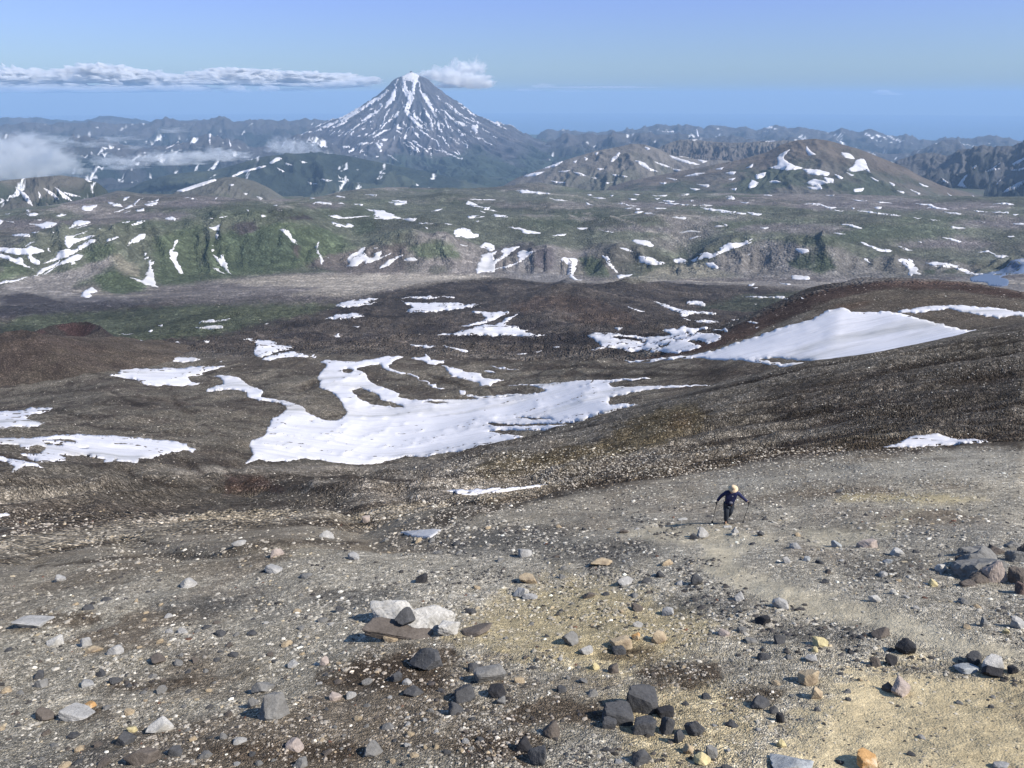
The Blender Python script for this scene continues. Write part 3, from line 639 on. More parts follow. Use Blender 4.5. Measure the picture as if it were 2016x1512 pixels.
mountain('mountain_range.004', [(1020,330),(1060,290),(1110,268),(1150,260),(1180,266),(1210,258),(1240,264),(1290,262),(1330,262),(1390,268),(1450,266),(1500,276),(1560,270),(1640,282),(1700,296),(1740,302),(1790,300),(1830,285),(1865,274),(1890,280),(1915,300),(1960,312),(2060,300),(2200,290)], 17500, 5200, 3000, -1330, 341,
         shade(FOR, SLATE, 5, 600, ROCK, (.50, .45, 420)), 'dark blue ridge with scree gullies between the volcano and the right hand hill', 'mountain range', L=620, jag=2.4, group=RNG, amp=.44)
mountain('foothill', [(180,420),(230,385),(280,358),(340,342),(420,336),(470,322),(520,308),(560,304),(620,300),(680,306),(740,318),(800,330),(850,340),(900,352),(960,372),(1000,395)], 10800, 2600, 2500, -1250, 351,
         shade((.026, .036, .034), (.048, .058, .046), 6, 500, None, (.52, .0, 300)), 'green forested foothill dotted with snow at the left foot of the volcano', 'hill', L=520, amp=.36, group='foothills round the volcano', nv=70)
mountain('foothill.001', [(-220,372),(-100,362),(0,356),(60,350),(120,345),(160,350),(190,358),(210,374),(222,396),(240,420)], 6300, 1300, 1200, -1000, 361,
         shade((.042, .050, .040), (.10, .095, .085), 7, 260, None, (.42, .1, 170)), 'dark steep hill with snow gullies at the left edge below the cloud', 'hill', L=260, amp=.35, nv=70, step=2, group='foothills round the volcano')
mountain('foothill.002', [(300,410),(345,378),(380,366),(410,356),(440,349),(465,348),(500,356),(530,370),(555,386),(575,398),(600,415)], 5900, 900, 800, -760, 371,
         shade((.062, .074, .054), (.105, .102, .092), 8, 300, (.10, .10, .09)), 'rounded green hill with a bare grey top left of centre on the plateau edge', 'hill', L=300, amp=.2, p=1.0, nv=70, step=2, group='foothills round the volcano')
mountain('dark_mountain', [(1735,345),(1763,317),(1790,306),(1823,297),(1858,306),(1890,296),(1928,287),(1958,289),(1988,285),(2016,277),(2100,266),(2200,262)], 9800, 3000, 2000, -1050, 381,
         shade((.022, .029, .030), (.045, .048, .054), 9, 400, (.085, .085, .09)), 'steep dark blue mountain with snow gullies at the right edge', L=380, amp=.44, nv=90, step=2.4, jag=2.5)
mountain('cliff_plateau', [(1270,312),(1293,294),(1310,284),(1330,277),(1360,274),(1400,279),(1440,281),(1500,280),(1545,276),(1600,280),(1640,300)], 10500, 520, 1500, -900, 391,
         shade((.105, .096, .094), (.075, .070, .072), 10, 120, (.13, .122, .115)), 'flat topped grey cliff band between the two snow patched hills', 'cliff', L=90, amp=.28, p=.8, nv=50, step=1.5)
mountain('snowy_hill', [(980,372),(1018,350),(1068,332),(1113,315),(1173,297),(1218,289),(1243,283),(1268,284),(1293,292),(1328,307),(1383,315),(1433,316),(1508,335),(1560,360)], 8300, 1900, 1200, -1000, 401,
         shade((.088, .090, .078), (.135, .126, .118), 11, 350, (.14, .13, .122)), 'broad low grey hill with many snow patches right of the volcano', 'hill', L=330, amp=.16, p=1.1, nv=90, step=2.4)
mountain('rounded_hill', [(1160,400),(1198,374),(1248,355),(1318,341),(1398,326),(1458,314),(1508,300),(1538,285),(1568,276),(1603,273),(1633,277),(1668,287),(1708,300),(1748,316),(1783,330),(1808,345),(1858,367),(1908,388),(1935,402)], 7100, 1700, 1000, -760, 411,
         shade((.058, .068, .052), (.095, .090, .082), 12, 330, (.108, .092, .080)), 'rounded brown topped hill with large snow patches on the right of the plateau', 'hill', L=380, amp=.13, p=.95, nv=120, step=2.4)

# the volcano: a true cone about its own axis
VC_AZ, _ = uv2ang(812, 200); VC_AZ = float(VC_AZ); VC_R = 18000.0
VCX, VCY = VC_R*math.sin(VC_AZ), VC_R*math.cos(VC_AZ)
azv = np.concatenate([np.linspace(float(uv2ang(470, 300)[0]), float(uv2ang(1290, 300)[0]), 470)])
rv = np.concatenate([np.linspace(11000, 17800, 230), np.linspace(17800, 18250, 40)[1:], np.linspace(18250, 24500, 60)[1:]])
AV = np.broadcast_to(azv[:, None], (len(azv), len(rv))); RV = np.broadcast_to(rv, AV.shape).copy()
XV = RV*np.sin(AV); YV = RV*np.cos(AV)
dx, dy = XV-VCX, YV-VCY; D = np.hypot(dx, dy); TH = np.arctan2(dx, -dy)   # 0 = towards the viewer, + = right
Dw = D*(1+fbm(XV/1500, YV/1500, 3, 7)*.05)
M2 = 11.9
pr = np.array([0, 5, 16, 30, 50, 75, 100, 130, 165, 200, 250, 300, 360, 430, 504, 620, 900])*M2
ph = np.array([-3, 2, 7, 12, 29, 47, 63, 79, 94, 108, 123, 132, 139, 144, 147, 150, 153])*M2
ZV = 512-np.interp(Dw, pr, ph)
th_w = TH+fbm(XV/900, YV/900, 3, 17)*.12
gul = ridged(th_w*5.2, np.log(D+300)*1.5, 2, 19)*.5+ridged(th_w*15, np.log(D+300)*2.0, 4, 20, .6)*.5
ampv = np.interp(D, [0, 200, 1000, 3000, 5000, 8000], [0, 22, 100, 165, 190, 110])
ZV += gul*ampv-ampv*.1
ZV += fbm(XV/700, YV/700, 5, 23)*np.interp(D, [0, 2500, 5500, 8000], [0, 20, 120, 140])
# low lava domes at the near foot
ZV += ridged(XV/1500, YV/1100, 5, 27)*np.interp(D, [3000, 5000, 7000], [0, 90, 120])
sv = Surf(azv, RV, ZV); uv_u, uv_v = xyz2uv(XV, YV, ZV)
cv = np.zeros(XV.shape+(3,)); cv[:] = (.064, .066, .080)
cv = lerp(cv, C3(.105, .100, .110), sstep(0, .4, ridged(th_w*11, np.log(D+300)*1.2, 4, 29)))
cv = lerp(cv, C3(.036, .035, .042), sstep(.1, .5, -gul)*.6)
veg = sstep(2500, 3900, D*(1+.35*fbm(XV/700, YV/700, 5, 33)))
cv = lerp(cv, C3(.026, .040, .032), veg*.92)
cv = lerp(cv, C3(.040, .054, .044), veg*sstep(0, .3, fbm(XV/500, YV/500, 5, 35))*.6)
fall = sstep(.25, .5, fbm(th_w*22, np.log(D+300)*3.0, 4, 37))*sstep(3800, 2600, D)
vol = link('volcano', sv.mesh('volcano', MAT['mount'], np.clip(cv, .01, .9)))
tag(vol, 'tall conical volcano streaked with snow gullies rising above the far ranges', 'volcano'); MS['volcano'] = (sv, vol)
# ---------------------------------------------------------------- snow: every patch is a thin sheet of its own lying on the ground
def px_r(r): return r/FPX
def drape(name, poly, sf, mat, step=6.0, thick=1.6, jag=(1.2, .6), seed=1, holes=(), parent=None, jmin=0, scale=9.0, soft=0):
    """outline in photograph pixels -> sheet lying on the surface, thick px-equivalents above it, with its rim pushed into the ground"""
    o = smooth_poly(poly, step*.55, jag, seed, scale)
    if len(o) < 3: return None
    hs = [smooth_poly(h, step*.55, (jag[0], jag[1]), seed+9+i, scale) for i, h in enumerate(holes)]
    x0, y0 = o.min(0); x1, y1 = o.max(0)
    gx = np.arange(x0+step*.5, x1, step); gy = np.arange(y0+step*.3, y1, step*.55)
    P = np.zeros((0, 2))
    if len(gx) and len(gy):
        G = np.stack(np.meshgrid(gx, gy), -1); G[1::2, :, 0] += step*.5; G = G.reshape(-1, 2)
        m = in_poly(G[:, 0], G[:, 1], o)
        for h in hs: m &= ~in_poly(G[:, 0], G[:, 1], h)
        rim = np.concatenate([o]+hs); G = G[m]
        if len(G):
            d = np.min(np.hypot(G[:, None, 0]-rim[None, :, 0], (G[:, None, 1]-rim[None, :, 1])*1.5), 1) if len(G)*len(rim) < 4e6 else np.full(len(G), 9.)
            P = G[d > step*.35]
    pts = [Vector(q) for q in o]; edges = [(i, (i+1) % len(o)) for i in range(len(o))]; n = len(o)
    for h in hs:
        pts += [Vector(q) for q in h]; edges += [(n+i, n+(i+1) % len(h)) for i in range(len(h))]; n += len(h)
    nrim = n
    pts += [Vector(q) for q in P]
    vs, es, fs, ov, oe, of = geometry.delaunay_2d_cdt(pts, edges, [], 0, 1e-5)
    vs = np.array([tuple(v) for v in vs])
    if not len(fs): return None
    cen = np.array([vs[list(f)].mean(0) for f in fs]); keep = in_poly(cen[:, 0], cen[:, 1], o)
    for h in hs: keep &= ~in_poly(cen[:, 0], cen[:, 1], h)
    fs = [tuple(f) for f, k in zip(fs, keep) if k and len(f) == 3]
    if not fs: return None
    H = sf.hit(vs[:, 0], vs[:, 1], jmin=jmin)
    ar = np.median(H[:, 3]); lift = thick*px_r(H[:, 3])
    isr = np.array([any(i < nrim for i in q) for q in ov])
    X, Y, Z = H[:, 0], H[:, 1], H[:, 2]+np.where(isr, lift*.15, lift)
    F = np.array(fs)
    if soft:      # old snow evens out the bumps below it
        ea = np.concatenate([F[:, [0, 1]], F[:, [1, 2]], F[:, [2, 0]]]); ea = np.concatenate([ea, ea[:, ::-1]]); cnt = np.bincount(ea[:, 0], minlength=len(Z))
        q0 = 1/H[:, 3]; qs = q0.copy()
        for _ in range(soft):
            nb = np.bincount(ea[:, 0], qs[ea[:, 1]], minlength=len(Z))/np.maximum(cnt, 1); qs = np.where(isr, q0, qs*.3+nb*.7)
        qs = np.clip(qs, q0, q0*1.035); f = q0/qs; X = X*f; Y = Y*f; Z = np.where(isr, Z, H[:, 2]*f+lift*.6)
    V = np.stack([X, Y, Z], 1)
    # drop triangles that stretch across a silhouette gap
    rr = H[:, 3][F]; big = rr.max(1)/rr.min(1) > 1.22
    F = F[~big]
    if not len(F): return None
    used = np.unique(F); mp = -np.ones(len(V), int); mp[used] = np.arange(len(used)); V = V[used]; F = mp[F]
    a = V[F[:, 0]]; nz = np.cross(V[F[:, 1]]-a, V[F[:, 2]]-a)[:, 2]; F[nz < 0] = F[nz < 0][:, ::-1]
    # rim skirt down into the ground
    E = {}
    for t in F:
        for p, q in ((t[0], t[1]), (t[1], t[2]), (t[2], t[0])): E[(p, q)] = 1
    be = [(p, q) for (p, q) in E if (q, p) not in E]
    rim = sorted({p for e in be for p in e}); rm = {p: len(V)+i for i, p in enumerate(rim)}
    Vr = V[rim].copy(); Vr[:, 2] -= 2.2*thick*px_r(np.hypot(Vr[:, 0], Vr[:, 1]))
    V = np.concatenate([V, Vr]); ex = []
    for p, q in be: ex += [(q, p, rm[p]), (q, rm[p], rm[q])]
    F = np.concatenate([F, np.array(ex)]) if ex else F
    me = mesh_np(name, V, F, mat)
    return link(name, me, parent)
BEHIND = (3, 5, 6, 7, 27, 28, 16, 12, 26)
def field(poly, label, step=5, holes=(), seed=1, jag=(3.0, 1.6), group=None, mat='snow', sf=None, thick=1.5):
    o = drape('snow_field', poly, sf or surf, MAT[mat], step, thick, jag, seed, holes, soft=14, jmin=((CI['D']+CI['E'])//2 if seed in (27, 28) else CI['D']+6) if seed in BEHIND else 0)
    if o: tag(o, label, 'snow field', group)
    return o
wm, wnt, wb = new_mat('lake_water', .35, .4); wb.inputs['Base Color'].default_value = (.085, .105, .16, 1); bump(wnt, wb, noise(wnt, coords(wnt), .05, 4, .6), .3, .3); MAT['lake'] = wm
lk = drape('lake', c5([(2040,720),(1900,740),(1840,800),(1790,835),(1700,850),(1560,880),(1500,905),(1520,945),(1640,950),(1700,985),(1850,985),(1870,930),(1800,900),(1880,875),(2040,860)]), surf, MAT['lake'], 5, .7, (1.5, .5), 77, (), valley_o)
tag(lk, kind='structure')
w1_ = lambda pts: crop(0, 640, .1984, pts)
w2 = lambda pts: crop(400, 640, .1984, pts)
w3 = lambda pts: crop(800, 640, .1984, pts)
w4 = lambda pts: crop(1200, 640, .1984, pts)
w5 = lambda pts: crop(1600, 560, .2063, pts)
# the great central field with its arms and islands
big = w2([(410,1370),(500,1290),(470,1220),(480,1150),(600,1100),(630,1040),(670,960),(700,920),(790,870),(830,820),(790,785),(680,765),(540,740),(435,715),(440,670),(380,645),(260,640),(60,660),(20,650),(190,580),(180,530),(110,510),(200,500),(350,515),(420,575),(540,630),(600,665),(580,710),(700,735),(880,770),(990,810),(1020,860),(1100,905),(1200,940),(1330,945),(1400,900),(1425,870),(1380,780),(1330,720),(1290,670),(1200,640),(1150,620),(1160,570),(1130,520),(1190,440),(1220,385),(1160,365),(1250,350),(1480,365),(1700,335),(1790,310),(1980,310),(1920,340),(1840,405),(1900,450),(2016,480)])
big += w3([(130,545),(140,515),(0,485)])[:0]
big += w3([(0,480),(80,500),(140,515),(150,545),(230,565),(230,600),(300,625),(380,632),(300,600),(270,580)])[:0]
big += w2([(1960,488),(1820,440),(1755,400),(1740,388),(1520,430),(1600,480),(1640,540),(1700,590),(1820,630),(1940,680),(1950,710),(2016,730)])
big += w3([(120,742),(600,735),(860,720),(1230,690),(1260,680),(1380,655),(1300,620),(1180,598),(1010,597),(1330,585),(1700,555),(2016,540)])
big += w4([(0,545),(380,520),(360,530),(0,570),(20,610),(330,610),(600,600),(1070,597),(850,607),(620,620),(400,640),(230,670),(120,700),(0,715)])
big += w3([(1930,715),(1760,725),(1560,765),(1750,785),(2016,790)])[:0]
big += w4([(0,790),(120,785),(290,790),(140,820),(0,868)])
big += w3([(1900,890),(1750,945),(1640,965),(1300,980),(1010,985),(820,965),(860,1000),(1300,1000),(1600,990),(1400,1045),(1180,1045),(1060,1040),(820,1052),(1000,1085),(1160,1105),(860,1185),(640,1240),(330,1275),(200,1310),(0,1305)])
big += w2([(1990,1300),(1890,1330),(1620,1390),(1300,1385),(1200,1345),(970,1325),(850,1350),(640,1355),(560,1335),(420,1370)])
# keep the outline simple: the islands are separate holes
HOL = [w2([(1390,440),(1440,430),(1490,455),(1450,475),(1400,465)]), w2([(1480,650),(1560,630),(1640,650),(1740,700),(1760,740),(1900,770),(1990,815),(1900,815),(1700,790),(1620,770),(1540,720)]),
       w3([(160,765),(280,755),(410,768),(300,778)]), w3([(1080,918),(1250,920),(1460,935),(1250,936)]), w2([(1045,945),(1090,945),(1085,955)])]
field(big, 'largest white snow field filling the basin in the middle with long arms reaching left', 5, HOL, 3, (2.2, 1.2), thick=1.7)
G1 = None
field(w1_([(1085,503),(1190,465),(1190,430),(1360,410),(1370,428),(1700,428),(2016,412),(2016,440)]) + w2([(0,412),(220,412),(100,440),(0,465)]) + w1_([(2010,480),(1870,525),(1900,560),(2000,580),(1900,600),(1650,600),(1450,595),(1400,565),(1250,525)]), 'grey banded snow field below the left cinder cone, wider than it is tall', 6, (), 5)
field(w1_([(0,855),(230,850),(290,825),(520,822),(440,870),(340,880),(250,930),(430,970),(340,1010),(140,1010),(0,1035)])+[(-30,845),(-30,808)], 'small snow field cut by the left edge of the picture under the cinder cone', 6, (), 6)
field(w1_([(0,1115),(300,1122),(560,1092),(780,1085),(1200,1102),(1600,1145),(1830,1170),(1870,1210),(1950,1225),(1900,1265),(1820,1240),(1620,1285),(1500,1330),(1380,1330),(1350,1370),(1220,1360),(1120,1345),(1170,1400),(1165,1440),(1060,1380),(1010,1370),(1030,1330),(830,1295),(640,1290),(590,1295),(650,1320),(600,1350),(400,1355),(290,1335),(250,1300),(200,1275),(380,1280),(450,1220),(400,1195),(300,1200),(280,1228),(210,1220),(170,1185),(0,1180)])+[(-30,873),(-30,862)], 'long ragged snow field at the left with dark holes and a dripping lower edge', 6,
      [w1_([(480,1135),(700,1130),(740,1155),(680,1160),(560,1145)]), w1_([(440,1175),(500,1172),(520,1185),(470,1190)]), w1_([(550,1182),(600,1178),(620,1195),(570,1200)]), w1_([(800,1218),(880,1222),(850,1226)])], 7)
field(w1_([(0,1310),(160,1330),(330,1370),(430,1410),(300,1395),(230,1400),(110,1465),(100,1450),(150,1420),(80,1360),(0,1350)])+[(-30,905),(-30,898)], 'narrow forked snow strip at the left edge below the ragged field', 5, (), 8)
field(w2([(385,140),(490,130),(480,150),(650,150),(740,190),(900,212),(860,240),(760,250),(670,290),(580,325),(510,300),(500,245),(540,215),(520,175),(470,155)]), 'arrow shaped bluish snow patch on the dark lava, upper of two side by side', 5, (), 9, thick=1)
field(w2([(570,340),(760,280),(880,262),(960,285),(1115,295),(1040,312),(850,310),(700,345)]), 'thin slanting snow patch just below the arrow shaped one', 5, (), 10, thick=1)
field(w3([(60,330),(180,320),(200,295),(260,335),(370,355),(350,380),(280,392),(180,365)]), 'small snow patch at the head of a chain of patches right of the central arm', 4, (), 11)
field(w3([(360,402),(430,420),(520,430),(600,465),(730,478),(750,520),(880,540),(990,545),(880,575),(830,598),(720,595),(720,575),(600,545),(470,520),(430,490),(390,430)]), 'curving snow patch lying in the hollow above the middle of the central field', 5, (), 12)
field(w3([(835,408),(900,415),(1100,436),(960,438)]), 'thin snow sliver on the dark ledge above the central field', 4, (), 13)
field(w3([(35,192),(180,195),(190,170),(200,195),(300,210),(220,225),(130,215)]), 'small ragged cross shaped snow patch high above the central field', 4, (), 14)
field(w3([(360,205),(500,230),(620,258),(580,268),(480,235)]), 'thin curved snow streak to the right of the cross shaped patch', 3, (), 15)
field(w3([(590,695),(640,690),(700,705),(860,700),(1000,685),(1230,680),(1100,700),(860,718),(700,725),(620,715)]), 'thin dirty snow ledge along the upper shore of the central field', 4, (), 16)
field(w3([(0,485),(80,498),(140,520),(140,545),(230,565),(240,590),(300,585),(280,610),(370,632),(300,628),(230,610),(200,570),(60,510)]), 'winding snow filled gully above the central field', 3, (), 17)
field(w3([(520,645),(600,655),(575,690),(530,685)]), 'tiny snow plug in the gully above the central field', 3, (), 18)
field(w3([(315,95),(500,75),(640,30),(760,-5)])+c3([(900,1400),(1010,1330),(1110,1305),(1030,1350),(990,1410),(1100,1425)])+w3([(1130,45),(1210,50),(1190,72),(1365,98),(1270,112),(1100,105),(930,112),(720,98),(560,105)]), 'broad wedge shaped snow field at the foot of the reddish dome', 5, (), 19)
field(c3([(550,1420),(720,1380),(800,1335),(660,1280),(730,1270),(800,1285),(1020,1275),(940,1330),(840,1375),(700,1410)]), 'forked snow patch just above the wedge shaped field', 4, (), 20, thick=1)
field(c3([(0,1180),(240,1190),(330,1185),(560,1200),(540,1215),(710,1205),(620,1240),(460,1255),(260,1285),(40,1280),(0,1270),(70,1240),(0,1205)])[:-1]+c3([(-40,1170)]), 'wide flat snow patch on the lava with a long pointed right end', 4, (), 21, thick=1)
field(c3([(-60,1140),(60,1135),(200,1130),(340,1128),(250,1150),(150,1150)]), 'narrow snow strip above the wide flat lava patch', 3, (), 22, thick=1)
field(c3([(340,1132),(490,1130),(440,1142)]), 'tiny snow sliver right of the narrow strip on the lava', 3, (), 23, thick=1)
field(c2([(1315,1215),(1500,1150),(1480,1170),(1740,1138),(1620,1185),(1730,1188),(1600,1220),(1390,1235)]), 'ragged slanting snow patch at the front rim of the lava field', 4, (), 24, thick=1)
field(c2([(1200,1345),(1300,1320),(1380,1298),(1450,1300),(1520,1290),(1600,1322),(1500,1335),(1330,1355)]), 'spindle shaped snow patch in the middle of the lava field', 4, (), 25, thick=1)
field(w4([(0,75),(340,120),(600,100),(580,70),(520,50),(700,30),(740,5),(800,30),(940,20),(1060,38),(1160,38),(1170,68),(1100,60),(1060,45),(880,50),(870,70),(1100,95),(1090,150),(1000,180),(960,190),(900,150),(830,145),(780,170),(905,208),(700,275),(560,278),(520,260),(440,270),(330,250),(210,272),(120,240),(0,230)])+w3([(1840,245),(1920,210),(1850,145),(1810,100),(1900,80)]), 'snow field full of dark islands between the lava and the red hump', 5,
      [w4([(20,120),(90,108),(220,125),(340,150),(230,158),(80,140)]), w4([(500,205),(560,196),(590,212),(530,218)]), w4([(300,165),(380,168),(360,176)]), w4([(640,138),(690,136),(660,144)]), w4([(740,62),(790,60),(770,68)]), w4([(770,102),(800,100),(790,108)])], 26)
field(w4([(150,355),(350,345),(560,320),(820,300),(1100,235),(1300,160),(1560,80),(1760,5),(2016,-60)])+w5([(150,240),(320,222),(380,268),(640,258),(800,270),(1100,350),(1330,405),(1400,430),(1560,440),(1670,462),(1700,500),(1300,600),(900,670),(500,745),(0,830)])+w4([(1900,415),(1820,430),(1680,410),(1480,380),(1300,350),(1040,348),(870,328),(700,335),(500,352),(330,372)]), 'huge smooth white snow field on the flank of the red hump at the right', 8, [w4([(1440,348),(1520,330),(1680,325),(1880,350),(1990,358),(1860,380),(1740,385),(1560,360)])], 27)
field(w5([(810,262),(900,240),(1080,205),(1300,200),(1380,203),(1650,215),(2016,268),(2060,275),(2060,300),(1900,300),(1740,320),(1640,300),(1500,270),(1350,245),(1300,232),(1200,240),(1050,268),(880,272)]), 'curved band of snow on top of the hump at the right edge', 5, (), 28)
field([(1738,880),(1760,875),(1800,858),(1845,853),(1870,862),(1905,864),(1945,869),(1880,876),(1800,880)], 'lens shaped dirty snow patch on the dark scree at the right', 5, (), 29, thick=1.5)
field([(880,967),(905,964),(960,962),(1010,960),(1078,954),(1040,962),(990,968),(940,974),(910,974)], 'thin snow sliver in the dark gully under the scree ridge', 4, (), 30, thick=2.2)
field([(786,1049),(812,1045),(868,1042),(858,1052),(845,1060),(815,1057)], 'small snow patch in the gully bottom nearest the viewer', 3, (), 31, (.8, .5), thick=5)
field([(-30,1013),(0,1011),(20,1013),(0,1017),(-30,1018)], 'tiny snow strip on the mud slope at the left edge', 4, (), 32, thick=2)
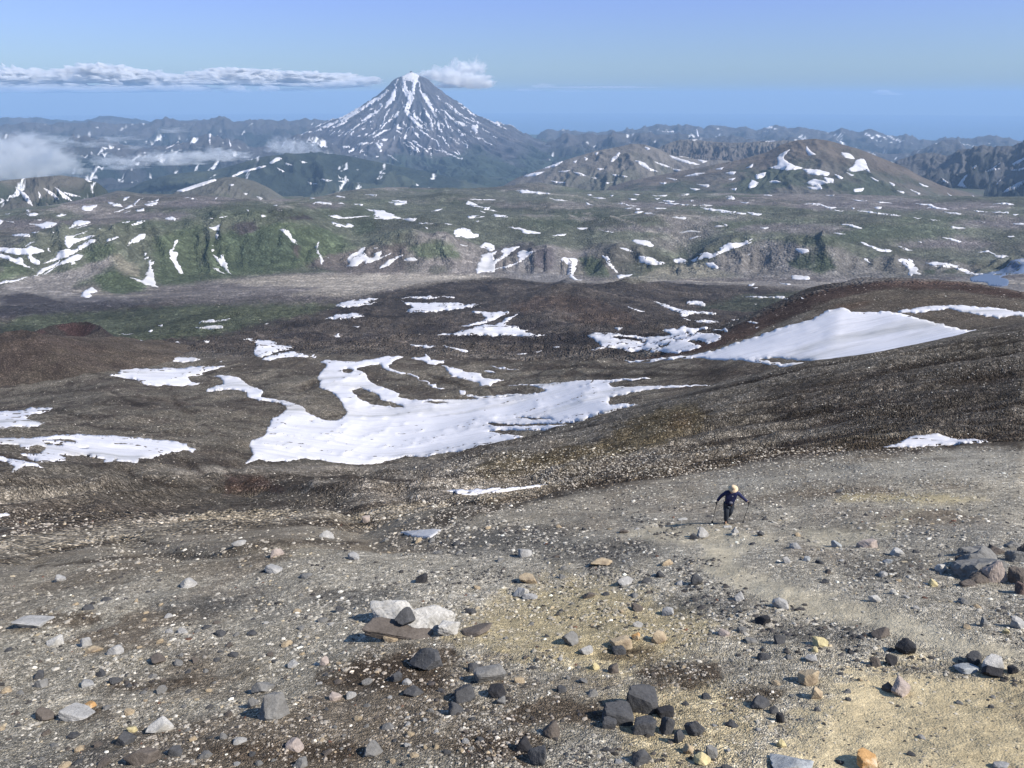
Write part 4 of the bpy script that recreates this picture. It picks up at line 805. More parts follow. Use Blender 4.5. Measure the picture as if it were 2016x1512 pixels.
# patches on the hills: parts of the ground they lie on
HP = [
 c1([(810,270),(830,230),(900,225),(960,213),(960,235),(890,275)]), c1([(1075,188),(1130,200),(1200,210),(1220,235),(1120,232)]), c1([(1120,300),(1280,225),(1400,155),(1415,150),(1340,215),(1360,215),(1300,240)]),
 c1([(1220,170),(1250,145),(1290,138),(1270,160),(1230,178)]), c1([(1450,215),(1560,190),(1555,210),(1470,232)]), c1([(1465,192),(1580,155),(1540,185)]), c1([(1350,280),(1400,258),(1440,250),(1420,280)]), c1([(1225,295),(1300,268),(1280,285)]),
 c1([(1820,138),(1960,160),(1900,160)]), c1([(1635,350),(1700,338),(1755,350),(1740,375),(1660,365)]), c1([(1300,410),(1380,375),(1435,378),(1400,400),(1320,425)]), c1([(250,310),(330,300),(380,305),(360,325),(290,330)]), c1([(265,268),(300,270),(300,288),(270,290)]),
 c1([(560,325),(600,312),(655,315),(600,332)]), c1([(275,405),(380,405),(460,385),(560,400),(520,430),(470,450),(400,450),(380,430)]), c1([(340,372),(410,365),(410,375)]), c1([(680,455),(750,380),(790,375),(900,388),(850,410),(760,430)]), c1([(750,455),(850,420),(860,425)]),
 c1([(0,370),(40,380),(0,410)])+[(-20,440),(-20,432)], c1([(50,372),(150,400),(100,392)]), c1([(640,525),(700,525),(860,478),(850,488),(720,540),(800,550),(880,525),(940,525),(900,545),(760,590),(690,645),(650,610),(640,560)]),
 c1([(425,803),(550,740),(570,690),(690,650),(720,670),(900,560),(955,570),(900,605),(700,720),(560,765)]), c1([(0,640),(240,650),(300,625),(430,665),(420,685),(320,710),(330,735),(390,770),(390,808),(340,808),(290,770),(270,715),(150,710),(0,680)])+[(-25,495),(-25,488)],
 c1([(245,630),(280,600),(340,585),(300,605)]), c1([(0,708),(100,725),(150,750),(200,740),(230,780),(240,800),(325,850),(250,830),(150,790),(0,740)])+[(-25,507),(-25,500)], c1([(340,925),(420,850),(480,825),(600,770),(590,790),(430,890)]), c1([(415,915),(560,820),(700,730),(780,708),(820,725),(790,770),(730,775),(745,800),(710,815),(690,790),(560,830),(480,890)]),
 c1([(0,985),(30,970),(150,965),(265,928),(240,945),(150,975),(0,1003)])+[(-25,560),(-25,556)], c1([(465,650),(480,645),(500,685),(490,690)]), c1([(1055,570),(1110,548),(1170,530),(1170,545),(1080,583)]), c1([(1258,622),(1330,545),(1400,508),(1445,508),(1440,550),(1380,580),(1300,605)]),
 c1([(1680,690),(1720,630),(1740,570),(1765,570),(1750,605),(1720,680),(1755,690),(1765,770),(1790,840),(1815,900),(1790,900),(1740,830),(1700,780)]), c1([(1300,940),(1420,965),(1450,910),(1480,840),(1470,780),(1500,760),(1500,785),(1545,780),(1500,830),(1520,870),(1530,980),(1560,1028),(1510,1030),(1400,990)]),
 c1([(1430,690),(1448,695),(1440,720),(1428,722)]), c1([(1430,750),(1470,735),(1475,748),(1440,758)]), c1([(810,1125),(820,1080),(880,1050),(915,1035),(960,1075),(900,1100),(915,1130),(860,1135)]), c1([(310,490),(400,485),(340,502)]), c1([(120,520),(200,505),(290,510),(300,530),(180,528)]), c1([(515,485),(540,490),(525,500)]), c1([(960,462),(1010,450),(1000,460)]), c1([(1210,395),(1300,375),(1240,402)]), c1([(50,305),(110,302),(80,312)]),
 c2([(45,440),(100,435),(175,408),(150,470),(110,468)]), c2([(115,515),(150,490),(158,520),(140,560),(125,540)]), c2([(90,618),(108,618),(100,632)]), c2([(85,660),(108,655),(105,685),(90,683)]), c2([(95,715),(170,745),(172,712),(195,712),(200,750),(230,800),(245,850),(285,905),(240,880),(150,790)]), c2([(100,848),(140,842),(170,880),(230,905),(170,890)]),
 c2([(765,460),(840,470),(880,535),(935,590),(935,615),(880,575),(820,520)]), c2([(1145,585),(1125,610),(1120,680),(1150,740),(1175,810),(1190,810),(1180,745),(1150,680),(1140,630)]), c2([(1235,740),(1250,730),(1245,745)]), c2([(1420,830),(1450,800),(1425,745),(1470,710),(1540,680),(1590,635),(1620,645),(1600,680),(1630,735),(1700,740),(1700,705),(1765,675),(1770,705),(1750,740),(1870,695),(1780,745),(1690,780),(1620,805),(1610,780),(1580,775),(1520,825)]),
 c2([(1735,850),(1850,760),(1940,720),(1990,715),(1920,755),(1820,830)]), c2([(1705,645),(1730,642),(1720,652)]), c2([(1270,388),(1340,400),(1420,425),(1440,405),(1475,405),(1485,435),(1340,435)]), c2([(1095,210),(1140,185),(1200,190),(1280,208),(1260,218),(1180,208)]), c2([(1240,325),(1320,320),(1400,340),(1600,330),(1660,328),(1500,345),(1330,352)]), c2([(1620,262),(1700,265),(1810,275),(1820,290),(1870,310),(1950,345),(2016,355),(2016,368),(1900,352),(1850,362),(1700,355),(1690,345),(1760,350),(1690,320),(1690,290)]),
 c2([(1070,148),(1105,152),(1090,163)]), c2([(1325,128),(1400,135),(1410,146),(1340,140)]), c2([(1600,110),(1720,115),(1700,132),(1640,118)]), c2([(1345,202),(1400,200),(1400,212)]), c2([(1495,210),(1545,210),(1520,220)]), c2([(1550,212),(1585,212),(1570,224)]), c2([(1850,192),(2016,190),(2016,215),(1900,220)]), c2([(1875,170),(2016,180),(2016,187),(1890,182)]), c2([(415,262),(470,275),(465,292),(440,285)]), c2([(535,140),(575,145),(588,165),(560,160)]), c2([(575,322),(600,318),(615,330),(595,340)]), c2([(65,348),(105,350),(90,357)]), c2([(160,340),(240,333),(200,345)]), c2([(745,270),(805,267),(790,275)]), c2([(690,220),(745,222),(720,232)]), c2([(115,152),(135,150),(125,162)]),
 c3([(0,352),(100,352),(60,380),(0,370)])[:-1]+c3([(-30,360)]), c3([(120,393),(260,400),(240,410),(150,408)]), c3([(365,405),(450,410),(400,416)]), c3([(175,435),(200,440),(210,458),(180,452)]), c3([(460,505),(475,470),(520,450),(590,450),(630,475),(640,495),(715,508),(710,530),(660,545),(600,550),(500,530)]), c3([(595,215),(620,175),(680,205),(760,245),(830,235),(820,255),(900,282),(780,268),(700,240)]), c3([(610,338),(680,322),(770,335),(700,350),(650,352)]), c3([(845,322),(900,312),(970,318),(1005,338),(900,338)]), c3([(675,375),(715,375),(710,388)]), c3([(245,285),(290,265),(355,262),(300,280)]), c3([(1085,72),(1200,70),(1280,88),(1450,105),(1400,112),(1200,108),(1100,90)]), c3([(1415,148),(1480,162),(1605,178),(1500,178)]), c3([(630,160),(800,165),(890,173),(700,170)]), c3([(1000,438),(1100,443),(1150,455),(1230,470),(1335,500),(1300,506),(1160,500),(1120,465)]), c3([(1450,525),(1500,510),(1590,505),(1560,520)]), c3([(1700,442),(1795,450),(1790,462),(1720,458)]), c3([(740,615),(800,590),(870,625),(870,655),(840,680),(800,665),(745,635)]), c3([(690,895),(700,810),(735,780),(745,720),(820,695),(900,675),(870,720),(870,765),(960,720),(970,705),(935,680),(980,650),(1120,630),(1060,680),(1000,730),(890,800),(890,850),(980,825),(1100,785),(1110,740),(1100,700),(1150,665),(1200,680),(1270,675),(1240,705),(1190,740),(1120,790),(1000,845),(890,855),(860,890),(780,885)]),
 c3([(1525,755),(1560,740),(1680,755),(1685,800),(1675,860),(1650,910),(1680,950),(1750,965),(1680,968),(1620,940),(1590,890),(1600,830),(1580,790)]), c3([(1930,720),(1990,730),(2016,755),(2016,790),(1960,750)]), c3([(0,745),(50,738),(110,755),(100,768),(0,775)])[:-1]+c3([(-30,770)]), c3([(530,612),(600,625),(560,628)]), c3([(1790,112),(1860,118),(1820,128)]), c3([(1840,138),(1975,155),(1900,157)]), c3([(1765,188),(1860,222),(1810,212)]), c3([(1910,468),(2016,480),(2016,492)]), c3([(720,278),(785,292),(750,292)]),
 c4([(0,795),(20,800),(60,850),(80,900),(40,870),(0,830)])[:-1]+c4([(-30,780)]), c4([(85,910),(150,908),(240,910),(160,930),(90,945)]), c4([(225,570),(280,562),(380,580),(440,620),(430,633),(340,622),(260,600)]), c4([(95,640),(160,650),(225,685),(160,672)]), c4([(280,745),(330,722),(420,745),(500,780),(550,800),(500,812),(380,810),(300,780)]), c4([(640,760),(700,748),(750,765),(750,798),(680,800),(645,785)]), c4([(820,760),(880,735),(900,700),(960,690),(1010,700),(1100,670),(1100,645),(1180,600),(1330,590),(1410,550),(1380,585),(1420,590),(1330,620),(1200,665),(1090,710),(980,755),(970,740),(900,760),(830,782)]), c4([(955,795),(1000,788),(1060,810),(1085,840),(1050,850),(980,825)]),
 c4([(1840,655),(1860,645),(1920,655),(1980,665),(1960,688),(1900,700)]), c4([(1365,718),(1400,695),(1400,705),(1375,722)]), c4([(1800,925),(1860,918),(1980,930),(1975,958),(1820,955)]), c4([(890,248),(980,250),(1120,270),(1250,290),(1230,300),(1130,298),(980,268)]), c4([(1250,295),(1350,300),(1350,312),(1270,308)]), c4([(1360,290),(1500,305),(1480,325),(1430,318)]), c4([(475,195),(600,198),(740,212),(870,220),(800,228),(640,212)]), c4([(880,222),(960,212),(1018,228),(950,232)]), c4([(540,172),(650,180),(640,192),(560,188)]), c4([(800,172),(850,175),(840,188),(810,188)]),
 c4([(410,122),(560,125),(550,136)]), c4([(1150,130),(1210,130),(1240,165),(1180,165),(1160,155),(1200,145)]), c4([(1290,190),(1385,195),(1340,202)]), c4([(1515,122),(1620,120),(1600,132)]), c4([(85,200),(150,205),(200,225),(150,220)]), c4([(200,222),(275,228),(230,235)]), c4([(150,250),(310,252),(290,265),(200,262)]), c4([(435,248),(560,252),(540,262)]), c4([(340,300),(440,300),(465,312),(350,310)]), c4([(610,340),(700,335),(765,350),(740,360),(650,350)]), c4([(240,292),(300,280),(340,290),(290,300)]), c4([(1045,425),(1080,418),(1145,432),(1060,436)]), c4([(1120,402),(1180,420),(1165,430)]), c4([(1490,438),(1580,445),(1530,458)]), c4([(680,500),(740,480),(800,470),(910,485),(820,490),(740,492)]), c4([(785,558),(840,535),(905,530),(850,548)]), c4([(245,112),(300,116),(270,124)]), c4([(445,152),(505,155),(470,165)]), c4([(185,152),(270,160),(220,167)]), c4([(710,115),(795,110),(780,122),(730,125)]), c4([(915,80),(1000,85),(960,92)]), c4([(0,482),(45,485),(20,495)]), c4([(0,122),(40,125),(20,132)]), c4([(1925,205),(2016,208),(2016,222),(1960,215)]),
 c5([(0,195),(80,202),(130,220),(220,232),(160,245),(60,215),(0,212)]), c5([(390,162),(520,168),(530,175),(420,172)]), c5([(610,180),(750,190),(640,190)]), c5([(420,260),(560,275),(700,295),(840,312),(820,320),(720,310),(560,290)]), c5([(965,192),(1130,205),(1160,225),(1310,255),(1240,258),(1150,240),(1090,238),(1140,225),(1040,208)]), c5([(1255,280),(1420,290),(1410,300),(1300,292)]), c5([(1520,262),(1590,265),(1660,278),(1580,276)]), c5([(1710,275),(1870,278),(1880,290),(1760,284)]), c5([(1715,200),(1850,190),(1910,205),(1800,205)]), c5([(1905,295),(1970,300),(1930,308)]),
 c5([(1580,368),(1645,370),(1620,378)]), c5([(1910,390),(1960,385),(2016,388),(2016,405)]), c5([(1325,415),(1460,430),(1440,438),(1340,432)]), c5([(1225,515),(1320,530),(1425,560),(1400,567),(1300,540)]), c5([(270,398),(340,395),(400,405),(465,430),(430,436),(360,415)]), c5([(190,475),(300,490),(280,497)]), c5([(450,555),(500,575),(600,615),(690,640),(700,625),(755,645),(740,660),(660,655),(560,625),(500,595)]), c5([(820,602),(900,630),(940,648),(880,635)]), c5([(1010,562),(1050,565),(1030,573)]), c5([(1865,505),(1925,512),(1890,518)]), c5([(950,332),(1030,338),(990,342)]), c5([(1110,348),(1220,355),(1160,360)]), c5([(570,232),(665,230),(630,248)]), c5([(130,115),(220,115),(200,124),(140,124)]), c5([(170,260),(300,270),(240,272)]), c5([(360,240),(400,240),(390,254)]),
 c5([(810,735),(840,722),(950,735),(970,790),(1010,825),(990,840),(1035,875),(960,875),(945,890),(905,885),(915,860),(900,810),(850,765)]), c5([(1080,765),(1160,755),(1300,770),(1390,798),(1340,808),(1200,802),(1150,790)]), c5([(1370,818),(1430,815),(1550,860),(1700,870),(1780,862),(1690,850),(1780,855),(1700,880),(1600,882),(1480,875),(1440,845)]), c5([(1570,660),(1670,648),(1740,685),(1790,690),(1850,690),(1870,700),(1830,715),(1770,715),(1690,665),(1600,668)]), c5([(485,718),(520,725),(545,765),(510,745)]), c5([(820,900),(840,895),(850,908),(830,910)]),
]
LV = [c4([(440,1182),(520,1195),(640,1235),(750,1265),(880,1280),(990,1280),(1010,1275),(1050,1290),(1040,1305),(860,1300),(780,1310),(735,1330),(690,1295),(560,1235)]), c4([(755,1195),(790,1175),(880,1175),(950,1195),(945,1225),(860,1210),(800,1210)]), c4([(170,1228),(250,1250),(335,1275),(270,1270)]), c4([(730,1345),(800,1362),(760,1362)]), c4([(850,1368),(960,1362),(1085,1378),(940,1392)]), c4([(1355,1372),(1475,1385),(1430,1397)]), c4([(1220,1358),(1272,1358),(1240,1366)]), c4([(1345,1128),(1500,1125),(1600,1135),(1690,1120),(1765,1145),(1720,1152),(1600,1140),(1440,1138)]), c4([(1380,1010),(1440,1000),(1420,1028)]), c4([(1410,1040),(1465,1040),(1440,1048)]), c4([(1425,1205),(1465,1205),(1440,1215)]), c4([(50,1445),(80,1435),(125,1435),(90,1460)]), c4([(1675,995),(1805,1002),(1760,1010)]), c4([(1900,1140),(1940,1145),(1910,1152)]),
 c2([(0,1370),(80,1350),(130,1365),(265,1350),(200,1370),(110,1390)])[:-1]+c2([(-30,1390)]), c2([(0,1430),(80,1415),(160,1410),(205,1435),(120,1452),(0,1452)])[:-1]+c2([(-60,1440)]), c2([(595,1405),(650,1390),(640,1403)]), c2([(1295,1510),(1340,1490),(1350,1500),(1320,1515)]), c2([(1490,1428),(1560,1425),(1530,1437)]), c1([(1570,1420),(1620,1405),(1600,1420)]), c1([(1465,1475),(1510,1460),(1490,1478)]), c1([(1200,1500),(1320,1500),(1260,1507)]),
 w1_([(1355,170),(1400,152),(1450,165),(1440,178),(1380,178)]), w1_([(1735,170),(1780,168),(1790,180)]), w1_([(765,242),(815,240),(790,252)]), w1_([(1340,258),(1400,260),(1370,268)]), w1_([(1075,345),(1130,340),(1100,355)]), w1_([(1095,396),(1185,396),(1130,404)]), w1_([(1590,318),(1650,325),(1750,320),(1930,325),(1985,345),(1900,360),(1810,375),(1660,350)]), w2([(0,160),(70,155),(30,172)]), w2([(1078,320),(1120,312),(1125,324)]), w2([(1300,105),(1340,85),(1345,105),(1365,118),(1320,120)]), w3([(1105,285),(1200,275),(1160,290)]), w3([(1465,225),(1520,210),(1500,226)]), w3([(770,450),(830,448),(885,470),(820,468)]), w3([(1270,265),(1350,250),(1300,265)]), w2([(150,360),(190,355),(180,368)]),
 w4([(1440,22),(1480,18),(1460,30)])]
for i, p in enumerate(HP): drape('snow_patch', p, surf, MAT['snow_far'], 4.5, .9, (2.4, .9), 100+i, (), hills_o, scale=6)
for i, p in enumerate(LV): drape('snow_patch', p, surf, MAT['snow_far'], 4, 1.3, (2.6, 1.0), 400+i, (), lava_o, scale=6)
# ---------------------------------------------------------------- snow on the mountains (parts of each mountain)
vc = lambda pts: crop(560, 120, .248, pts)
VS = [  # centre lines (x, y, width) in a crop of the photograph
 [(930,120,20),(960,130,60),(1000,120,60),(1032,95,40)],[(1035,90,30),(1045,110,50),(1040,150,40),(1025,200,32),(1018,260,28)],[(1005,110,60),(990,160,60)],[(940,125,22),(950,180,34),(965,230,34),(985,270,36),(1000,300,44)],
 [(975,250,50),(1000,280,55),(1010,310,40),(985,345,45),(965,375,50),(970,405,36)],[(970,400,34),(1000,445,32),(1040,485,28),(1090,525,22),(1150,558,8)],[(930,200,10),(945,235,16),(965,270,14)],[(935,310,6),(935,340,8),(945,365,10)],
 [(1020,395,14),(1030,430,26),(1060,465,26),(1100,480,8)],[(1062,150,8),(1072,190,12),(1078,240,12),(1100,280,18)],[(1105,260,26),(1130,310,34),(1160,360,32),(1185,410,24),(1205,445,10)],[(900,140,12),(885,170,14),(870,200,10)],
 [(885,205,16),(870,250,36),(850,305,44),(815,345,30),(800,370,10)],[(820,230,14),(780,275,24),(735,310,30)],[(740,290,10),(690,325,36),(640,360,30),(600,385,24)],[(620,350,10),(560,400,40),(500,430,40),(430,460,24)],[(590,395,20),(520,440,22),(440,480,20)],
 [(760,335,20),(768,370,18)],[(760,385,16),(710,420,26),(650,455,26),(612,475,14),(605,450,8)],[(840,380,8),(805,425,16),(790,470,16),(775,510,10)],[(900,395,22),(895,425,20),(850,460,12),(780,520,12),(720,565,12),(650,605,8)],[(840,540,6),(760,570,12),(705,605,12)],
 [(470,470,8),(400,490,20),(340,515,26),(280,530,22)],[(380,455,8),(320,480,20),(250,520,22)],[(500,480,8),(440,505,16),(380,530,14)],[(215,560,6),(160,570,18),(100,590,14)],[(150,598,10),(100,612,18)],[(300,540,10),(260,552,10),(240,556,6)],
 [(600,500,8),(540,540,12),(475,590,6)],[(440,545,8),(430,570,14)],[(545,560,18),(520,590,10)],[(890,530,10),(915,533,24),(945,538,8)],[(890,555,8),(930,575,14)],[(990,520,6),(970,570,12),(955,610,16),(975,620,6)],[(1012,515,8),(1030,560,14),(1065,600,14),(1070,615,6)],
 [(1048,525,10),(1090,560,14),(1150,600,12),(1210,640,14),(1222,675,8)],[(1100,370,8),(1130,410,14),(1155,460,16),(1170,500,20),(1178,560,8)],[(1150,490,10),(1165,530,12)],[(1195,470,10),(1190,500,20)],[(1220,485,18),(1218,525,22),(1250,560,10)],[(1200,380,10),(1205,400,14)],
 [(1240,380,8),(1280,410,14),(1320,450,18),(1370,490,24),(1410,505,30),(1455,518,12)],[(1275,440,6),(1285,475,12),(1300,530,12)],[(1260,455,6),(1290,490,8),(1330,540,10),(1335,565,8)],[(1380,540,8),(1395,570,18)],[(1400,585,14),(1440,585,14)],
 [(1195,260,8),(1240,310,10)],[(1275,330,10),(1320,365,22),(1370,410,18),(1450,455,10),(1560,500,8)],[(1450,390,8),(1490,420,16),(1525,445,8)],[(1480,445,8),(1515,475,12)],[(1410,460,6),(1470,500,10)],[(1480,520,20),(1515,525,50),(1520,560,30),(1525,580,12)],
 [(1570,540,10),(1600,555,18),(1630,570,8)],[(1575,442,12),(1640,475,20),(1690,500,18),(1725,525,6)],[(1680,478,8),(1740,505,12)],[(1745,530,8),(1765,548,6)],[(1220,590,8),(1270,625,16),(1285,660,12)],[(1310,600,6),(1390,665,8)],[(1400,640,6),(1450,670,14),(1455,700,8)],[(1540,600,6),(1640,670,8)],
 [(320,710,14),(330,685,16),(385,665,16)],[(465,685,18),(520,682,16)],[(590,665,14),(660,650,10)],[(380,710,8),(410,695,12)],[(510,720,12),(555,695,14)],[(720,650,8),(755,680,24),(762,720,14)],[(765,625,14),(815,622,16)],[(760,665,26),(780,662,20)],[(700,645,8),(660,665,8)],[(905,600,8),(925,615,10)],
 [(940,650,8),(1000,680,10),(1065,720,14)],[(975,640,8),(1030,670,10),(1075,715,10)],[(1015,635,10),(1060,665,16),(1090,690,8)],[(1190,705,10),(1250,715,8),(1320,745,8),(1410,780,8)],[(820,740,8),(870,775,10),(900,800,6)],[(635,740,14),(648,765,8)],[(730,755,12),(750,765,12)],[(610,712,10),(630,714,8)],[(570,760,12),(575,765,10)],
 [(1150,700,10),(1170,690,6)],[(1100,690,8),(1140,720,8)],[(1330,720,6),(1390,745,6)],[(690,535,8),(700,540,8)],[(640,575,8),(660,580,8)],[(580,600,8),(600,590,8)],[(870,500,6),(880,505,6)],[(945,480,8),(950,510,6)],[(610,540,14),(640,530,8)],[(700,470,8),(680,490,8)],[(830,450,12),(840,440,8)],
]
_r = random.Random(5)
for _ in range(85):       # the many short scraps in the lower gullies
    t_ = _r.uniform(-1.15, 1.1); d_ = _r.uniform(330, 700); L_ = _r.uniform(14, 60); w_ = _r.uniform(5, 11)
    x_, y_ = 1010+math.sin(t_)*d_*1.35, 95+math.cos(t_)*d_*.92+60*abs(math.sin(t_)); gx_, gy_ = math.sin(t_)*1.2, math.cos(t_)*.8
    if y_ > 760 or x_ > 1880: continue
    VS.append([(x_, y_, w_*.5), (x_+gx_*L_*.5+_r.uniform(-4, 4), y_+gy_*L_*.5, w_), (x_+gx_*L_, y_+gy_*L_, w_*.4)])
for i, st in enumerate(VS): drape('snow_streak', stroke([(x, y, w*.9) for x, y, w in vc(st)]), sv, MAT['snow_far'], 3.5, .8, (1.7, 1.5), 700+i, (), vol, scale=5)
d2 = lambda pts: crop(1008, 100, .5, pts)
def patches(mname, lst, seed, step=4, jag=(.8, .5), thick=1.2):
    sf_, o_ = MS[mname]
    for i, p in enumerate(lst): drape('snow_patch', p, sf_, MAT['snow_far'], step, thick, jag, seed+i, (), o_, scale=5)
patches('rounded_hill', [d2([(1045,420),(1060,405),(1095,388),(1080,405),(1070,425),(1110,450),(1145,462),(1100,470),(1060,468),(1015,460),(1045,450)]), d2([(1160,375),(1175,395),(1195,408),(1170,412),(1158,395)]), d2([(1145,465),(1200,468),(1250,480),(1240,492),(1170,485)]),
 d2([(1295,400),(1330,405),(1350,425),(1310,420)]), d2([(1355,430),(1385,425),(1395,445),(1410,480),(1390,470),(1350,475),(1318,470),(1340,455)]), d2([(1228,498),(1265,505),(1265,520),(1240,518)]), d2([(1270,485),(1305,500),(1290,505)]), d2([(1160,520),(1190,505),(1245,518),(1215,530),(1220,545),(1175,545),(1160,535),(1195,535)]),
 d2([(960,488),(1000,478),(990,498),(962,505)]), d2([(930,540),(945,508),(970,520),(960,535)]), d2([(680,495),(720,482),(760,482),(720,492)]), d2([(800,465),(835,458),(820,468)]), d2([(840,480),(880,475),(870,488)]), d2([(725,525),(775,528),(770,538)]), d2([(605,500),(650,505),(640,510)]), d2([(1010,515),(1035,510),(1060,516),(1030,520)]), d2([(1345,545),(1385,540),(1380,552),(1350,555)]),
 d2([(1410,495),(1445,512),(1430,512)]), d2([(1485,515),(1510,528),(1500,532)]), d2([(1515,550),(1545,555),(1540,562)]), d2([(1565,545),(1610,562),(1600,566)]), d2([(1715,560),(1755,590),(1735,585)]), d2([(1680,568),(1705,580),(1695,582)]), d2([(1810,568),(1838,585),(1825,582)]), d2([(1600,520),(1640,535),(1620,534)]), d2([(1640,575),(1650,582),(1645,585)]),
 d2([(920,462),(950,445),(945,458)]), d2([(850,505),(880,500),(870,510)]), d2([(580,520),(610,518),(600,526)]), d2([(700,540),(740,545),(720,550)]), d2([(860,545),(885,540),(880,550)]), d2([(1315,478),(1345,490),(1335,492)])], 1000)
patches('snowy_hill', [d2([(395,420),(420,400),(425,408),(405,432),(390,438)]), d2([(122,465),(150,452),(200,435),(170,455)]), d2([(485,432),(520,440),(545,462),(575,475),(545,472),(510,452)]), d2([(620,412),(680,430),(740,448),(700,445),(640,428)]), d2([(640,410),(700,408),(715,418),(670,418)]), d2([(240,475),(270,482),(295,495),(265,490)]), d2([(45,495),(80,482),(130,475),(90,492)]),
 d2([(560,435),(600,448),(630,462),(590,452)]), d2([(335,462),(360,465),(345,470)]), d2([(390,485),(420,488),(405,493)]), d2([(430,490),(455,494),(440,497)]), d2([(285,418),(300,425),(290,432)]), d2([(520,378),(545,385),(535,392)]), d2([(310,498),(340,500),(325,505)]), d2([(150,510),(190,517),(215,518),(180,522)]), d2([(365,520),(400,516),(380,524)]), d2([(730,428),(770,435),(750,440)]), d2([(325,405),(340,398),(335,412)]), d2([(240,438),(255,430),(250,442)]), d2([(630,465),(670,470),(650,474)]), d2([(180,475),(230,470),(210,478)])], 1100, 3)
patches('dark_mountain', [d2([(1755,530),(1780,495),(1795,488),(1775,520),(1790,538),(1770,535)]), d2([(1865,478),(1890,462),(1925,440),(1900,462),(1920,465),(1880,475)]), d2([(1930,560),(1970,530),(2016,510),(2016,520),(1980,545)]), d2([(1970,445),(2016,420),(2016,428),(1985,448)]), d2([(1965,470),(2016,462),(2010,470)]), d2([(1810,460),(1830,450),(1825,462)]), d2([(1905,525),(1925,505),(1915,525)]), d2([(1690,500),(1720,520),(1705,518)])], 1200, 3)
d1 = lambda pts: crop(0, 100, .5, pts)
patches('foothill.001', [d1([(60,535),(110,570),(130,610),(110,600),(80,560)]), d1([(170,540),(210,560),(240,590),(215,580)]), d1([(215,535),(250,560),(285,590),(250,580)]), d1([(250,555),(320,575),(280,572)]), d1([(0,580),(20,590),(10,595)]), d1([(150,550),(165,580),(155,580)]), d1([(330,500),(360,515),(345,515)])], 1300, 3)
patches('foothill.002', [d1([(690,550),(760,528),(840,505),(850,512),(770,540),(720,555)]), d1([(900,525),(920,525),(915,532)]), d1([(1010,572),(1035,580),(1025,588)]), d1([(730,575),(770,585),(750,582)]), d1([(960,560),(975,562),(968,568)])], 1400, 3)
patches('foothill', [d1([(915,492),(950,475),(1040,452),(1045,457),(960,480),(920,498)]), d1([(1060,440),(1090,420),(1110,425),(1070,445)]), d1([(1120,440),(1150,450),(1130,452)]), d1([(1210,515),(1250,525),(1225,525)]), d1([(1090,460),(1120,475),(1105,475)]), d1([(1260,505),(1310,510),(1290,515)]), d1([(1180,430),(1210,440),(1195,442)]), d1([(1330,512),(1370,514),(1350,518)])], 1500, 3)
patches('cliff_plateau', [d2([(970,350),(1035,350),(1030,357),(975,357)]), d2([(1020,395),(1030,382),(1028,400)]), d2([(700,350),(730,348),(720,355)])], 1600, 3)
patches('mountain_range.003', [d2([(540,320),(548,320),(560,355),(572,385),(564,385),(550,350)]), d2([(725,312),(730,312),(738,350),(732,352)]), d2([(455,345),(480,340),(515,345),(500,352),(465,352)]), d2([(590,318),(640,315),(630,322)])], 1620, 3)
patches('mountain_range.002', [d1([(825,300),(832,300),(830,340),(826,370),(822,340)]), d1([(690,350),(720,335),(700,362)]), d1([(650,385),(690,368),(670,380)]), d1([(900,345),(912,375),(905,376)]), d1([(845,290),(860,292),(850,296)])], 1640, 3)
# ---------------------------------------------------------------- stones and boulders
import bmesh
_ico = {}
def ico(n):
    if n not in _ico:
        bm = bmesh.new(); bmesh.ops.create_icosphere(bm, subdivisions=n, radius=1.0)
        _ico[n] = (np.array([v.co[:] for v in bm.verts]), np.array([[v.index for v in f.verts] for f in bm.faces])); bm.free()
    return _ico[n]
def fib(n, rng):
    k = np.arange(n)+.5; ph = np.arccos(1-2*k/n); th = math.pi*(1+5**.5)*k
    p = np.stack([np.cos(th)*np.sin(ph), np.sin(th)*np.sin(ph), np.cos(ph)], 1)+rng.normal(0, .33, (n, 3))
    return p/np.linalg.norm(p, axis=1)[:, None]
def rock_pts(seed, sub=1, facets=11, rough=.03, sharp=40, dvar=.22, boxy=0):
    rng = np.random.RandomState(seed); D, F = ico(sub); nrm = fib(facets, rng); d = 1-rng.rand(facets)*dvar*2
    if boxy:
        e = np.array([(1, 0, 0), (-1, 0, 0), (0, 1, 0), (0, -1, 0), (0, 0, 1), (0, 0, -1.)])+rng.normal(0, boxy, (6, 3)); e /= np.linalg.norm(e, axis=1)[:, None]
        nrm = np.concatenate([e, nrm]); d = np.concatenate([np.full(6, .62)+rng.rand(6)*.08, np.maximum(d+.1, .8)])
    dot = D@nrm.T; r = np.where(dot > .08, d/np.maximum(dot, .08), 9)
    r = -np.log(np.exp(-sharp*r).sum(1))/sharp
    P = D*np.clip(r, .4, 1.35)[:, None]
    if rough:
        q = P*2.3+seed*3.7
        n = fbm(q[:, 0]+q[:, 2]*.7, q[:, 1]-q[:, 2]*.6, 5, seed)+.6*ridged(q[:, 1]*2+q[:, 0], q[:, 2]*2-q[:, 0], 4, seed+1)
        P = P*(1+n*rough)[:, None]
    return P/np.abs(P).max(0), F
